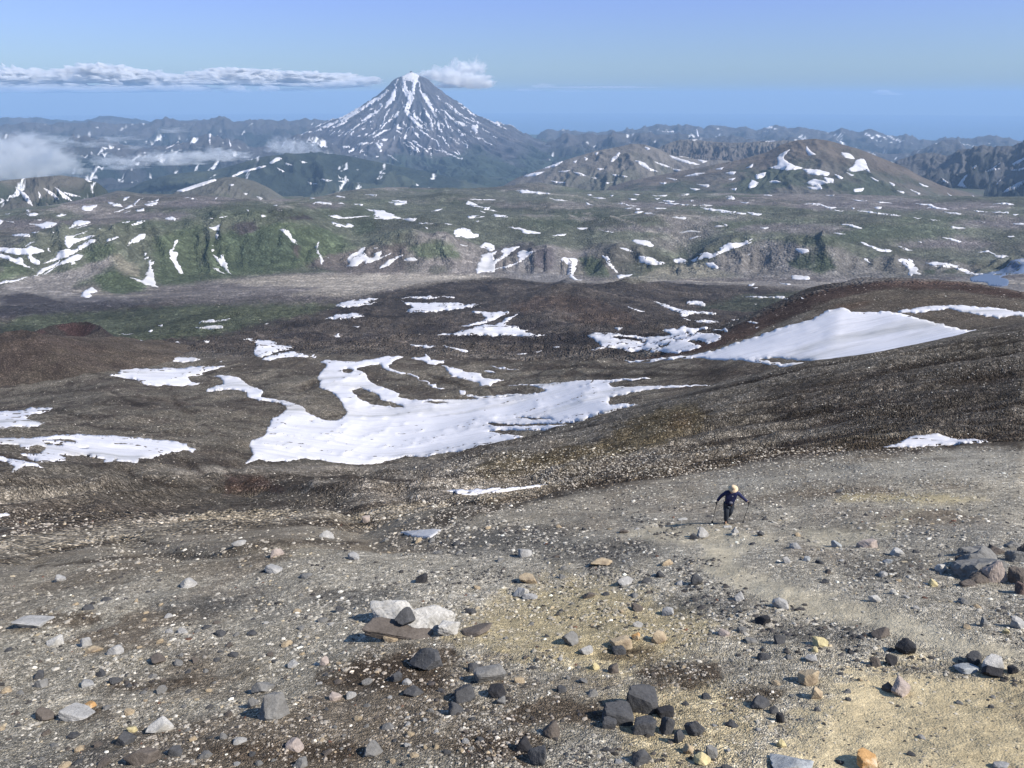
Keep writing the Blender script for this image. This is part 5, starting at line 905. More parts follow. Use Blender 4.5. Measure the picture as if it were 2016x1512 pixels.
def rock_mat(name, col, var=.35, sc=3.0, spots=None, bd=.03):
    m, nt, b = new_mat(name, .93, .2); tc = N(nt, 'ShaderNodeTexCoord').outputs['Object']
    n1 = noise(nt, tc, sc, 9, .68, .4); n2 = noise(nt, tc, sc*7, 5, .7)
    c = ramp(nt, n1, [(.28, tuple(x*(1-var) for x in col)), (.5, col), (.72, tuple(min(.8, x*(1+var)) for x in col))])
    c = mul_col(nt, c, ramp(nt, n2, [(.3, .72), (.5, 1.0), (.7, 1.22)]))
    if spots: 
        mxn = N(nt, 'ShaderNodeMix', data_type='RGBA'); nt.links.new(ramp(nt, noise(nt, tc, sc*.8, 6, .7), [(.5, 0.0), (.62, 1.0)]), mxn.inputs[0])
        nt.links.new(c, mxn.inputs[6]); mxn.inputs[7].default_value = (*spots, 1); c = mxn.outputs[2]
    nt.links.new(c, b.inputs['Base Color'])
    bump(nt, b, math_n(nt, 'ADD', n1, math_n(nt, 'MULTIPLY', n2, .5)), bd, .9)
    return m
RK = {'dark': rock_mat('dark_basalt', (.066, .067, .072)), 'black': rock_mat('black_basalt', (.030, .030, .034)), 'grey': rock_mat('grey_rock', (.165, .162, .158)),
      'pale': rock_mat('pale_grey_rock', (.30, .295, .29)), 'white': rock_mat('white_rock', (.40, .39, .375), .25, spots=(.27, .26, .24)), 'blue': rock_mat('bluish_grey_rock', (.27, .285, .30)),
      'tan': rock_mat('tan_rock', (.36, .29, .20), spots=(.22, .17, .12)), 'orange': rock_mat('orange_rock', (.42, .25, .11), spots=(.5, .42, .3)), 'brown': rock_mat('brown_rock', (.105, .090, .080)),
      'pink': rock_mat('pinkish_rock', (.32, .27, .245)), 'yellow': rock_mat('yellowish_rock', (.44, .38, .22)), 'red': rock_mat('dark_red_rock', (.11, .082, .075))}
def depth_at(x, y, z): return y*CP-z*SP
def ground_at(u, v): 
    x, y, z, r = surf.hit(u, v)[0]; return float(x), float(y), float(z), float(depth_at(x, y, z))
used_spots = []
RNGS = 0
def boulder(u, v, w, h, kind, label, seed, cat='rock', flat=None, facets=11, sub=4, parent=None, name='boulder', tilt=0.2, deep=.8, rough=.055, boxy=0):
    """u, v: centre in photograph pixels; w, h: its size there"""
    x, y, z, dp = ground_at(u, v+h*.22); s = dp/FPX; rng = np.random.RandomState(seed)
    P, F = rock_pts(seed, sub, facets, rough, boxy=boxy, sharp=26)
    W = w*s/2; Hh = h*s/2*(1.2 if flat is None else flat); Dp = W*deep
    P = P*np.array([W, Dp, Hh]); a = rng.uniform(-tilt, tilt); ca, sa = math.cos(a), math.sin(a)
    P = np.stack([P[:, 0]*ca-P[:, 2]*sa, P[:, 1], P[:, 0]*sa+P[:, 2]*ca], 1)
    me = mesh_np(name, P, F, RK[kind], smooth=False)
    o = link(name, me, parent); o.location = (x, y, z+Hh*.36)
    o.rotation_euler = (R(-18), 0, rng.uniform(-.35, .35))
    if label: tag(o, label, cat)
    used_spots.append((u, v, max(w, h)*.6)); return o
q5 = lambda x, y: (x*.5, 850+y*.5)
q6 = lambda x, y: (1008+x*.5, 850+y*.5)
BL = [
 (q5,1680,905,140,92,'dark','rounded dark boulder just below the large white split boulder'),(q5,1075,1090,142,120,'grey','lone angular grey boulder on brown soil left of the bottom centre'),(q5,1035,1010,92,44,'grey','flat grey rock right behind the lone angular boulder'),(q5,1000,1068,62,42,'grey','small grey rock touching the left side of the lone angular boulder'),
 (q5,635,1160,106,62,'white','bright white stone with a rounded top near the bottom left'),(q5,565,1282,142,84,'brown','brown boulder cut low near the bottom edge below the bright white stone'),(q5,490,1215,92,62,'dark','dark grey stone between the bright white stone and the brown boulder'),(q5,520,1172,46,34,'yellow','small yellowish stone beside the left tip of the bright white stone'),
 (q5,180,1115,90,50,'brown','low brown stone at the far left of the lower gravel'),(q5,315,1110,122,36,'pale','half buried pale slab between the low brown stone and the bright white stone'),(q5,355,1078,44,28,'orange','small orange stone lying behind the half buried pale slab'),(q5,1165,1238,86,48,'pink','pinkish stone sitting on brown soil near the bottom edge'),
 (q5,225,825,76,46,'white','white pointed stone, left one of a pair on the left slope'),(q5,340,832,52,54,'pale','upright pale stone with a shaded side, right one of the pair on the left slope'),(q5,370,858,72,26,'tan','low tan stone just in front of the upright pale stone'),(q5,460,860,72,38,'pale','pale rounded stone to the right of the low tan one'),
 (q5,135,748,140,24,'pale','long flat pale slab at the left edge above the pair of white stones'),(q5,620,895,76,42,'brown','dark brown wedge shaped stone alone on the left gravel'),(q5,740,600,72,42,'pale','pale split rock with a black shaded left end high on the left gravel'),(q5,1665,580,56,42,'black','black angular stone above the large white split boulder'),
 (q5,1855,708,46,36,'dark','small dark stone to the upper right of the large white split boulder'),(q5,1880,780,132,42,'brown','long low dark stone touching the right end of the large white split boulder'),(q5,1925,955,150,84,'grey','broad grey rock at the top of the dark cluster right of the rounded boulder'),(q5,1960,1022,82,54,'black','blackest stone of the cluster, wedged under the broad grey rock'),
 (q5,1830,1035,90,64,'dark','cube shaped dark stone on the left side of the cluster under the grey rock'),(q5,1785,1090,82,68,'dark','dark stone at the lower left end of the cluster'),(q5,1630,1018,90,52,'dark','flat dark stone under the rounded dark boulder'),(q5,1560,970,52,42,'dark','small dark stone left of the rounded dark boulder base'),(q5,1862,932,58,42,'dark','small dark stone leaning on the upper left of the broad grey rock'),
 (q5,1975,1060,46,36,'grey','small grey stone at the bottom of the black wedged stone'),(q5,1440,345,34,34,'pink','reddish block at the mouth of the gully nearest the viewer'),(q5,1285,408,64,36,'pale','pale boulder on the far bank left of the gully snow patch'),(q5,1090,480,60,38,'pink','squarish pinkish boulder on the brown mud bank'),(q5,1395,495,60,32,'pale','pale flat boulder where the gravel meets the mud bank'),
 (q5,1080,542,74,24,'pale','thin pale slab below the squarish pinkish boulder'),(q5,945,440,62,26,'pale','pale elongated stone on the edge of a mud lobe'),(q5,232,582,52,34,'pale','pale stone on the mud lobe at the left'),(q5,1280,905,42,34,'pink','small pinkish stone below left of the large white split boulder'),(q5,160,958,50,42,'dark','dark stone at the left edge of the gravel, above a grey one'),(q5,168,992,60,34,'grey','grey stone tucked below the dark one at the left edge'),
 (q5,690,1262,60,42,'dark','dark stone to the right of the low brown boulder at the bottom'),(q5,1465,1252,90,62,'grey','weathered grey lump close to the bottom centre'),(q5,1320,1045,54,38,'pink','cracked pinkish stone right of the lone angular grey boulder'),(q5,1188,1305,70,44,'grey','grey stone cut by the bottom edge left of centre'),(q5,1602,988,42,28,'pale','small pale stone in front of the flat dark stone'),(q5,1540,818,60,22,'tan','small tan stone under the overhanging slab of the large boulder'),
 (q6,510,1065,140,112,'dark','tall block of dark rock, tallest of the group near the bottom'),(q6,515,1165,96,76,'dark','dark block in front of the tallest block of the bottom group'),(q6,415,1117,122,84,'dark','slanting dark slab leaning left of the tallest block'),(q6,605,1105,72,52,'black','black stone right behind the tallest block'),(q6,612,1162,64,82,'dark','upright dark stone right of the front block of the bottom group'),(q6,720,1172,86,68,'dark','rounded dark stone at the right end of the bottom group'),
 (q6,382,1152,56,44,'dark','small dark stone at the lower left foot of the slanting slab'),(q6,655,1205,46,64,'dark','narrow dark stone leaning between the upright one and the rounded one'),(q6,155,1175,66,82,'brown','pointed brown stone standing alone left of the bottom group'),(q6,48,1240,84,74,'black','black stone below and left of the pointed brown one'),(q6,112,1278,104,84,'dark','rough dark boulder on the bottom edge beside the black stone'),(q6,505,1285,92,62,'dark','low dark boulder on the bottom edge under the bottom group'),
 (q6,740,1287,84,52,'yellow','pale yellowish stone near the bottom edge under the rounded dark one'),(q6,695,1250,52,52,'tan','tan stone between the narrow dark one and the yellowish one'),(q6,788,1262,52,56,'grey','grey stone to the right of the pale yellowish stone'),(q6,1058,1228,44,44,'yellow','small cream stone on bare yellow soil near the bottom'),(q6,1400,1290,112,82,'orange','bright orange boulder on the bottom edge'),(q6,1095,1312,190,62,'blue','wide bluish white boulder cut off by the bottom edge'),(q6,1925,1312,66,34,'pale','pale stone cut by the bottom edge at the far right'),
 (q6,1160,968,90,84,'tan','tan boulder with a notched top on the right gravel'),(q6,1197,1032,62,54,'tan','smaller tan stone under the notched tan boulder'),(q6,975,1070,84,46,'dark','dark rugged stone alone on yellow brown soil'),(q6,1030,1095,42,32,'dark','small dark stone at the right end of the dark rugged one'),(q6,1057,1130,36,46,'black','little black stone dropping down from the dark rugged one'),(q6,1525,1012,84,80,'pink','cream coloured boulder at the top edge of the yellow soil'),(q6,1478,1010,44,44,'brown','brown stone pressed against the left of the cream coloured boulder'),
 (q6,1560,852,94,64,'black','biggest black stone beside the trail on the right'),(q6,1895,917,92,66,'white','large whitish boulder beside black stones near the right edge'),(q6,1820,895,62,54,'dark','dark slab touching the left of the large whitish boulder'),(q6,1888,945,82,42,'black','black stone in front of the large whitish boulder'),(q6,1970,937,52,36,'black','black stone at the right edge beyond the large whitish boulder'),(q6,1790,932,92,24,'blue','thin pale slab left of the large whitish boulder'),
 (q6,1430,908,46,44,'brown','reddish brown stone left of two black stones beside the trail'),(q6,1495,900,62,48,'black','black stone between the reddish brown one and the biggest black stone'),(q6,1455,792,82,38,'brown','flat brown stone on the rim of the trail'),(q6,1212,830,66,38,'yellow','cream stone amid dark rubble below the trail'),(q6,1190,858,34,24,'yellow','tiny cream stone below the cream stone in the dark rubble'),(q6,1050,820,54,48,'dark','dark stone left of the cream stone in the rubble'),
 (q6,990,742,68,48,'black','black stone at the upper end of the dark rubble strip'),(q6,1062,678,82,44,'pale','pale stone with a tan cap beside the trail'),(q6,895,652,56,44,'pale','pale wedge stone left of the tan capped one'),(q6,830,790,56,38,'pink','pinkish stone with a dark left side in the middle gravel'),(q6,620,710,62,34,'pale','pale oval stone on the middle gravel'),(q6,300,645,62,26,'brown','flat dark brown stone right of the whitest stones'),(q6,495,762,42,26,'pale','small pale stone on yellow gravel under the pale oval one'),
 (q6,38,632,72,44,'white','whitest rock of the middle gravel, above right of the large split boulder'),(q6,70,650,66,24,'pale','pale stone leaning on the front of the whitest rock'),(q6,235,815,84,58,'grey','grey brown rock at the left of the tan rubble heap'),(q6,290,862,64,38,'pale','pale stone in front of the grey brown rock of the tan heap'),(q6,430,832,82,44,'tan','tan block in the middle of the tan rubble heap'),(q6,487,808,36,36,'orange','orange stone on top of the tan rubble heap'),(q6,577,812,74,54,'tan','tan pointed rock at the right of the tan rubble heap'),(q6,420,862,56,34,'dark','dark stone at the foot of the tan block'),
 (q6,325,925,46,34,'yellow','pale yellow stone on the yellow soil below the heap'),(q6,400,937,46,46,'brown','brown stone with a black hollow side on the yellow soil'),(q6,195,1015,42,30,'dark','small dark stone alone on brown soil above the slanting slab'),(q6,745,402,62,48,'pale','upright pale stone with a dark left face in front of the hiker'),(q6,718,415,40,28,'dark','low dark stone left of the upright pale one in front of the hiker'),(q6,877,392,30,36,'pale','narrow pale stone just below the feet of the hiker'),(q6,852,376,40,18,'white','flat white stone at the feet of the hiker'),
 (q6,980,403,32,22,'dark','dark little stone on the trail right of the hiker'),(q6,670,346,42,16,'white','flat white stone left of the hiker beyond the trail'),(q6,1520,478,60,42,'white','white rounded stone on the upper right gravel'),(q6,1482,511,46,20,'blue','bluish flat stone left below the white rounded one'),(q6,1275,447,48,34,'blue','bluish stone at the left of the pinkish pile right of the trail'),(q6,1402,447,84,44,'pink','pinkish weathered rock up the slope right of the trail'),(q6,1655,597,40,34,'yellow','yellowish stone left of the red outcrop'),
 (q6,1692,541,52,42,'white','white stone with a black shaded side left of the red outcrop'),(q6,1078,507,36,32,'pale','pale stone on the inner bend of the trail'),(q6,1160,503,30,22,'blue','small bluish stone right of the trail bend'),(q6,727,588,52,48,'dark','dark grey stone on the left rim of the trail'),(q6,610,516,50,26,'tan','tan stone left of the trail bend'),(q6,52,482,62,38,'pale','pale block at the top of the middle gravel'),(q6,352,516,92,30,'tan','long pale tan stone left of the trail bend'),(q6,62,582,80,42,'tan','tan grey stone above the whitest rock'),
 (q6,445,592,64,38,'pale','pale stone in grey rubble left of the trail'),(q6,1430,660,52,32,'white','white stone on the lower side of the outcrop slope'),(q6,1500,632,32,28,'white','small white stone up right of the other white one on the outcrop slope'),(q6,1855,755,40,42,'grey','grey upright stone near the right edge below the outcrop'),(q6,1990,757,62,54,'pale','pale stone at the right edge below the outcrop'),(q6,1946,786,36,30,'yellow','small yellow stone beside the pale one at the right edge'),(q6,1288,234,28,18,'grey','grey stone on the gravel beyond the hiker'),
]
for i, (q, x, y, w, h, k, lab) in enumerate(BL):
    u, v = q(x, y); boulder(u, v, w*.5, h*.5, k, lab, 900+i*7, sub=4 if w > 75 else 3, facets=9+i % 6, boxy=.16 if ('block' in lab or 'slab' in lab or 'cube' in lab) else 0)
# the large white split boulder: two weathered lobes and an undercut slab
wx, wy, wz, wd = ground_at(*q5(1600, 800)); bb = empty('split_boulder', (wx, wy, wz)); tag(bb, 'large white split boulder with an undercut brown slab along its front', 'boulder')
def child(nm, x, y, w, h, kind, seed, **k):
    o = boulder(*q5(x, y), w*.5, h*.5, kind, None, seed, name=nm, parent=None, **k); m = o.location.copy(); o.parent = bb; o.location = m-bb.location; return o
child('block', 1550, 722, 205, 108, 'white', 5001, sub=5, deep=.7, facets=16, rough=.10); child('block', 1690, 745, 215, 118, 'white', 5012, sub=5, deep=.75, facets=16, rough=.10); child('block', 1760, 772, 110, 80, 'white', 5021, sub=4, facets=12, rough=.1)
sl_ = child('slab', 1575, 790, 290, 40, 'brown', 5031, sub=5, deep=.34, facets=16, tilt=0, boxy=.12, rough=.07); sl_.rotation_euler = (R(8), R(9), R(-4)); sl_.location.z += .03
x, y, z, dp = ground_at(*q5(1600, 760)); P, F = rock_pts(5040, 4, 10, .03); s = dp/FPX
ts = link('boulder', mesh_np('boulder', P*np.array([40*s/2*1.0, 32*s/2, 28*s/2]), F, RK['dark'], smooth=False)); tag(ts, 'dark grey stone lying on top of the large white split boulder', 'rock')
tp = surf.hit(*q5(1598, 790))[0]; ts.location = (float(tp[0]), float(tp[1])+.05, float(tp[2])+.40)
used_spots.append((800, 1225, 105))
# the red outcrop at the right
def outcrop(label, blocks, seed):
    x, y, z, d = ground_at(*q6(blocks[0][0], blocks[0][1]+40)); e_ = empty('rock_outcrop', (x, y, z)); tag(e_, label, 'outcrop')
    for i, (bx, by, w, h, k) in enumerate(blocks):
        if bx < 1950: bx, by, w, h = 1835+(bx-1820)*.85, 520+(by-510)*.85, w*.85, h*.85
        o = boulder(*q6(bx, by), w*.5, h*.5, k, None, seed+i*3, name='block', sub=4, facets=14, rough=.13, boxy=.2 if i % 2 else 0); o.location = o.location-e_.location-Vector((0, 0, h*.22*depth_at(*e_.location)/FPX*.5)); o.parent = e_
outcrop('dark red rock outcrop with a smooth pink slab sticking out of the right slope', [(1800,500,150,110,'grey'),(1760,550,110,80,'grey'),(1850,470,150,100,'grey'),(1890,545,120,150,'pink'),(1830,575,130,70,'brown'),(1780,455,100,60,'grey'),(1900,440,100,70,'brown'),(1745,490,70,70,'brown'),(1860,520,80,60,'red'),(1825,525,230,130,'grey'),(1810,440,120,50,'grey'),(1770,600,80,40,'brown')], 6000)
outcrop('dark jagged rock outcrop cut by the right edge of the picture', [(2000,560,90,150,'brown'),(1985,490,80,90,'grey'),(2016,470,80,90,'brown'),(2010,620,70,80,'red'),(1975,440,70,50,'grey')], 6100)

# --- loose stones: the largest 300 are parts of the slope, the rest one mass per ground
PAL = {'light': (.36, .35, .33), 'mid': (.25, .24, .225), 'dark': (.055, .054, .058), 'tan': (.32, .28, .215), 'white': (.58, .57, .54), 'red': (.12, .07, .055), 'yel': (.33, .26, .14)}
rs = np.random.RandomState(11)
shape_cache = []
for k in range(24):
    nm = ['grey', 'pale', 'dark', 'grey', 'tan', 'dark', 'brown', 'grey'][k % 8]
    P, F = rock_pts(3000+k, 2, 8+k % 5, .0); shape_cache.append(mesh_np('stone', P*np.array([1, .8, .62]), F, RK[nm], smooth=False))
n = 0; tries = 0
while n < 290 and tries < 6000:
    tries += 1; u = rs.uniform(-40, 2056); v = 1030+(1530-1030)*rs.rand()**.8
    if v < 1205-u*.19 and u < 900: continue
    if fbm(np.array([u/150]), np.array([v/90]), 3, 77)[0] < rs.uniform(-.55, .1): continue
    if u > 1620 and v > 1330 and rs.rand() < .85: continue
    if in_poly(np.array([u]), np.array([v]), [(1380,1055),(1480,1078),(1520,1132),(1780,1200),(2060,1285),(2060,1365),(1740,1256),(1450,1172),(1370,1125),(1240,1060)])[0]: continue
    if any(abs(u-a) < c+12 and abs(v-b) < c+8 for a, b, c in used_spots): continue
    px = 12+20*rs.rand()**2.3
    if v < 1130: px *= .8
    x, y, z, dp = ground_at(u, v); s = px*dp/FPX/2
    kk = rs.randint(24)
    if in_poly(np.array([u]), np.array([v]), [(1380,1120),(1480,1160),(1800,1270),(2016,1350),(2016,1310),(1700,1290),(1500,1240),(1360,1180)])[0]: kk = [2, 10, 18, 6][rs.randint(4)]
    o = link('stone', shape_cache[kk], slope); o.location = (x, y, z+s*.05); o.scale = (s, s, s); o.rotation_euler = (rs.uniform(-.7, .3), rs.uniform(-.4, .4), rs.uniform(0, 6.28))
    used_spots.append((u, v, px*.4)); n += 1
m, nt, b = new_mat('loose_stones', .95, .15)
c_ = N(nt, 'ShaderNodeVertexColor', layer_name='Col').outputs[0]; nt.links.new(mul_col(nt, c_, ramp(nt, noise(nt, coords(nt), 9, 6, .7), [(.3, .75), (.5, 1.0), (.7, 1.25)])), b.inputs['Base Color']); MAT['stones'] = m
BASES = [rock_pts(100+k, 1, 7, 0)[0] for k in range(16)]; F1 = ico(1)[1]; F1 = F1[np.array(ico(1)[0])[F1].mean(1)[:, 2] > -.45]; NV = len(BASES[0])
def scatter(count, u0, u1, v0, v1, pmin, pmax, pw, pal, parent, seed, mask=None, name='loose_stones', vpow=1.0, tmax=None):
    r_ = np.random.RandomState(seed); u = r_.uniform(u0, u1, count*3); v = v0+(v1-v0)*r_.rand(count*3)**vpow
    keep = np.ones(len(u), bool)
    if mask is not None: keep = r_.rand(len(u)) < mask(u, v)
    u = u[keep][:count]; v = v[keep][:count]; H = surf.hit(u, v, slack=False)
    ok = ~np.isnan(H[:, 3])
    if tmax: ok &= (H[:, 3] > tmax[0]) & (H[:, 3] < tmax[1])
    u = u[ok]; v = v[ok]; H = H[ok]; n = len(u)
    dp = H[:, 1]*CP-H[:, 2]*SP
    px = pmin+(pmax-pmin)*r_.rand(n)**pw; s = px*dp/FPX/2
    ks = r_.randint(0, len(BASES), n); B = np.array(BASES)[ks]
    sc = np.stack([r_.uniform(.8, 1.2, n), r_.uniform(.6, 1, n), r_.uniform(.4, .75, n)], 1)*s[:, None]
    B = B*sc[:, None, :]
    a = r_.uniform(0, 6.28, n); ca, sa = np.cos(a)[:, None], np.sin(a)[:, None]
    X = B[:, :, 0]*ca-B[:, :, 1]*sa; Y = B[:, :, 0]*sa+B[:, :, 1]*ca
    V = np.stack([X+H[:, 0:1], Y+H[:, 1:2], B[:, :, 2]-.35*Y*0+H[:, 2:3]+(-s*.02)[:, None]], -1)
    names, probs = zip(*pal(0) if callable(pal) else pal); ci = r_.choice(len(names), n, p=np.array(probs)/sum(probs))
    C = np.array([PAL[q] for q in names])[ci]*r_.uniform(.6, 1.25, (n, 1))
    # stones in the yellow soil carry its tint
    hk = np.clip(np.searchsorted(AZ, np.arctan2(H[:, 0], H[:, 1])), 0, nA-1)
    jj = (Rg[hk] < H[:, 3:4]).sum(1).clip(0, Rg.shape[1]-1); gc = CG[hk, jj]; gc = gc/gc.mean(1, keepdims=True)
    C = C*(1+(gc-1)*.35)
    F = (F1[None]+(np.arange(n)*NV)[:, None, None]).reshape(-1, 3)
    o = link(name, mesh_np(name, V.reshape(-1, 3), F, MAT['stones'], smooth=False, col=np.repeat(np.clip(C, .01, .7), NV, 0)), parent); tag(o, kind='stuff'); return o
def m_near(u, v):
    e = 1205-u*.19; a = (.15+.85*sstep(-.3, .3, fbm(u/120, v/60, 4, 301)))*(.35+.65*sstep(-.1, .25, fbm(u/28, v/16, 3, 311)))
    yel = sstep(1540, 1680, u)*sstep(1290, 1370, v); 
    trail = in_poly(u+fbm(u/40, v/40, 3, 9)*30, v, [(1380,1055),(1480,1078),(1520,1132),(1780,1200),(2060,1285),(2060,1365),(1740,1256),(1450,1172),(1370,1125),(1240,1060),(1230,1035)])
    return a*(1-.8*yel)*np.where(trail, .14, 1)
NEARP = [('light', .24), ('mid', .46), ('dark', .19), ('tan', .07), ('white', .025), ('red', .015)]
scatter(29000, -150, 2166, 1000, 1600, 2.0, 7.5, 2.8, NEARP, slope, 21, m_near, vpow=.9, tmax=(0, 130))
scatter(3200, -150, 2166, 1010, 1600, 7, 14, 2.4, NEARP, slope, 22, m_near, vpow=.9, tmax=(0, 110))
scatter(2600, 600, 2166, 985, 1260, 5, 12, 2.2, [('light', .42), ('mid', .30), ('white', .10), ('dark', .15), ('tan', .03)], slope, 31, lambda u, v: (.15+.85*sstep(-.15, .3, fbm(u/80, v/30, 4, 331)))*(1-.9*in_poly(u, v, [(1380,1055),(1480,1078),(1520,1132),(1780,1200),(2060,1285),(2060,1365),(1740,1256),(1450,1172),(1370,1125),(1240,1060)])), tmax=(0, 110))
scatter(1500, 780, 1420, 1000, 1150, 4, 10, 2.0, [('dark', .6), ('mid', .4)], slope, 32, lambda u, v: sstep(-.1, .2, fbm(u/60, v/30, 3, 332)), tmax=(0, 110))
scatter(900, -100, 1100, 1180, 1520, 6, 13, 2.2, [('light', .45), ('mid', .35), ('white', .12), ('tan', .08)], slope, 33, lambda u, v: sstep(-.1, .3, fbm(u/90, v/60, 3, 333)), tmax=(0, 110))
dk = lambda u, v: in_poly(u+fbm(u/40, v/40, 3, 19)*40, v+fbm(u/40, v/40, 3, 29)*20, [(1340,1110),(1480,1160),(1600,1215),(1800,1285),(2016,1360),(2016,1300),(1700,1300),(1560,1290),(1440,1250),(1340,1180)])*.9+in_poly(u, v, [(840,1290),(1020,1290),(1080,1400),(1350,1400),(1420,1512),(1150,1512),(1000,1440),(850,1410)])*.3
scatter(1500, 800, 2050, 1100, 1512, 5, 18, 2.0, [('dark', .8), ('mid', .2)], slope, 23, dk, tmax=(0, 110))
scatter(12000, 850, 2166, 880, 1060, 2.6, 6.5, 2.2, [('light', .36), ('mid', .36), ('white', .06), ('dark', .18), ('tan', .04)], slope, 24, lambda u, v: (.3+.7*sstep(-.3, .3, fbm(u/90, v/25, 4, 303))), tmax=(30, 200))
stripe = lambda u, v: sstep(-.15, .35, fbm((v+u*.16)/11, u/400, 3, 304))*(.25+.75*sstep(-.2, .3, fbm(u/120, v/60, 3, 305)))
scatter(9000, 500, 2166, 630, 1020, 1.5, 4.2, 2.8, [('light', .42), ('white', .10), ('mid', .40), ('dark', .08)], scree, 25, stripe, tmax=(110, 330))
scatter(4200, -120, 1300, 760, 1090, 1.6, 5, 3.0, [('light', .3), ('white', .05), ('mid', .55), ('tan', .1)], scree, 26, lambda u, v: .25+.75*sstep(-.1, .35, fbm(u/60, v/24, 4, 306)), tmax=(45, 420))
scatter(1200, 1240, 2166, 560, 700, 1.4, 3.6, 2.5, [('light', .6), ('white', .2), ('dark', .2)], basin_o, 27, None, tmax=(470, 640))
scatter(2400, -100, 1250, 700, 880, 1.3, 3.2, 2.5, [('light', .6), ('white', .15), ('dark', .25)], basin_o, 28, None, tmax=(330, 900))
scatter(1500, -100, 1500, 580, 720, 1.4, 4.5, 2.0, [('dark', .9), ('mid', .1)], lava_o, 29, lambda u, v: sstep(0, .4, fbm(u/60, v/20, 4, 307)), tmax=(800, 2200), name='lava_blocks')
# ---------------------------------------------------------------- red cinder cones: real cones standing on the lava
def cinder_cone(name, label, u, v, r, rad, hgt, cr, cdep, col, alt, seed, tiltx=0, deep=1.0, nr=90, na=200, inner=None):
    a, te = uv2ang(u, v); a = float(a); zt = float(te)*r; cx, cy_ = r*math.sin(a), r*math.cos(a)
    th = np.linspace(0, 2*math.pi, na, endpoint=False)[:, None]; q = np.linspace(0, 1, nr)[None, :]
    d = q**.9*rad*1.35; X = cx+d*np.cos(th)*1.0; Y = cy_+d*np.sin(th)*deep
    dw = d*(1+.12*fbm(np.cos(th)*2+seed+d*0, np.sin(th)*2+d/rad, 3, seed))
    cone = hgt*(1-np.clip((dw-cr)/(rad-cr), 0, 1.4)**.85)
    crt = hgt-cdep*(1-(dw/cr)**2)
    Z = np.where(dw < cr, crt, cone); Z = Z+fbm(X/9, Y/9, 5, seed+1)*rad*.012-ridged(th*6+d*0, d/rad*1.5, 4, seed+2)*rad*.02*np.minimum(d/rad, 1)
    Z = Z-hgt+zt+tiltx*(X-cx)
    c = np.zeros(X.shape+(3,)); c[:] = col
    c = lerp(c, C3(*alt), sstep(.15, .9, d/rad+.5*fbm(X/14, Y/14, 4, seed+3)))
    if inner: c = lerp(c, C3(*inner), (dw < cr*.96)*sstep(-.1, .2, fbm(X/12, Y/12, 3, seed+5))*.9)
    idx = np.arange(na*nr).reshape(na, nr); I2 = np.roll(idx, -1, 0)
    F = np.stack([idx[:, :-1], idx[:, 1:], I2[:, 1:], I2[:, :-1]], -1).reshape(-1, 4)
    o = link(name, mesh_np(name, np.stack([X, Y, Z], -1).reshape(-1, 3), F, MAT['scree'], True, np.clip(c, .012, .9).reshape(-1, 3)))
    tag(o, label, 'volcanic cone'); return o
cinder_cone('cinder_cone', 'rounded red brown cinder cone at the left edge, half out of the picture', 20, 662, 800, 132, 44, 18, 3, (.074, .058, .050), (.105, .086, .070), 71, tiltx=-.02)
cinder_cone('cinder_cone.001', 'small dark crater with red inner walls just behind the left cinder cone', 128, 652, 960, 60, 26, 37, 20, (.060, .045, .045), (.060, .052, .050), 83, inner=(.080, .050, .050), nr=70)
# ---------------------------------------------------------------- clouds: lumpy closed shells filled with droplets
def cloud_mat(name, dens, torn=0):
    m = bpy.data.materials.new(name); m.use_nodes = True; nt = m.node_tree; nt.nodes.clear()
    o_ = N(nt, 'ShaderNodeOutputMaterial'); p = N(nt, 'ShaderNodeVolumePrincipled')
    p.inputs['Color'].default_value = (.985, .99, 1, 1); p.inputs['Density'].default_value = dens; p.inputs['Anisotropy'].default_value = .35
    if torn:
        tc = N(nt, 'ShaderNodeTexCoord').outputs['Object']
        n1 = noise(nt, tc, torn, 5, .62, .3)
        nt.links.new(math_n(nt, 'MULTIPLY', ramp(nt, n1, [(.42, 0.0), (.54, .45), (.70, 2.0)]), dens), p.inputs['Density'])
    nt.links.new(p.outputs[0], o_.inputs['Volume']); return m
def puff(u, v, w, h, r, mat, seed, depth=.7, parent=None, lump=.5, flatb=.55, sub=4, sc=2.2):
    """one billow: u, v centre, w, h size in photograph pixels, r distance"""
    a, te = uv2ang(u, v); a = float(a); z = float(te)*r; s = r/FPX*.97
    D, F = ico(sub); q = D*sc+seed*5.3
    n = fbm(q[:, 0]+q[:, 2]*.5, q[:, 1]+q[:, 2], 4, seed)*.5+np.abs(fbm(q[:, 0]*1.7-q[:, 2], q[:, 1]*1.7+q[:, 2]*.7, 5, seed+1, .6))*1.3
    P = D*(1-.25+n*lump*2)[:, None]
    P[:, 2] = np.where(P[:, 2] < 0, P[:, 2]*flatb, P[:, 2])
    P = P*np.array([w*s/2, w*s/2*depth, h*s/2])
    ca, sa = math.cos(-a), math.sin(-a); P = np.stack([P[:, 0]*ca-P[:, 1]*sa, P[:, 0]*sa+P[:, 1]*ca, P[:, 2]], 1)
    o = link('puff', mesh_np('puff', P, F, mat, True), parent); loc = Vector((r*math.sin(a), r*math.cos(a), z))
    o.location = loc-(parent.location if parent else Vector((0, 0, 0))); return o
def cloud(label, puffs, r, dens, seed, torn=0, **k):
    a, te = uv2ang(puffs[0][0], puffs[0][1]); a = float(a)
    e_ = empty('cloud', (r*math.sin(a), r*math.cos(a), float(te)*r)); tag(e_, label, 'cloud')
    m = cloud_mat('cloud_droplets', dens, torn); rn = random.Random(seed)
    for i, p in enumerate(puffs): puff(p[0], p[1], p[2], p[3]*(.82 if r > 90000 else .9), r*(1+rn.uniform(-.02, .02)), m, seed+i, parent=e_, **k)
    return e_
FARC = 101000
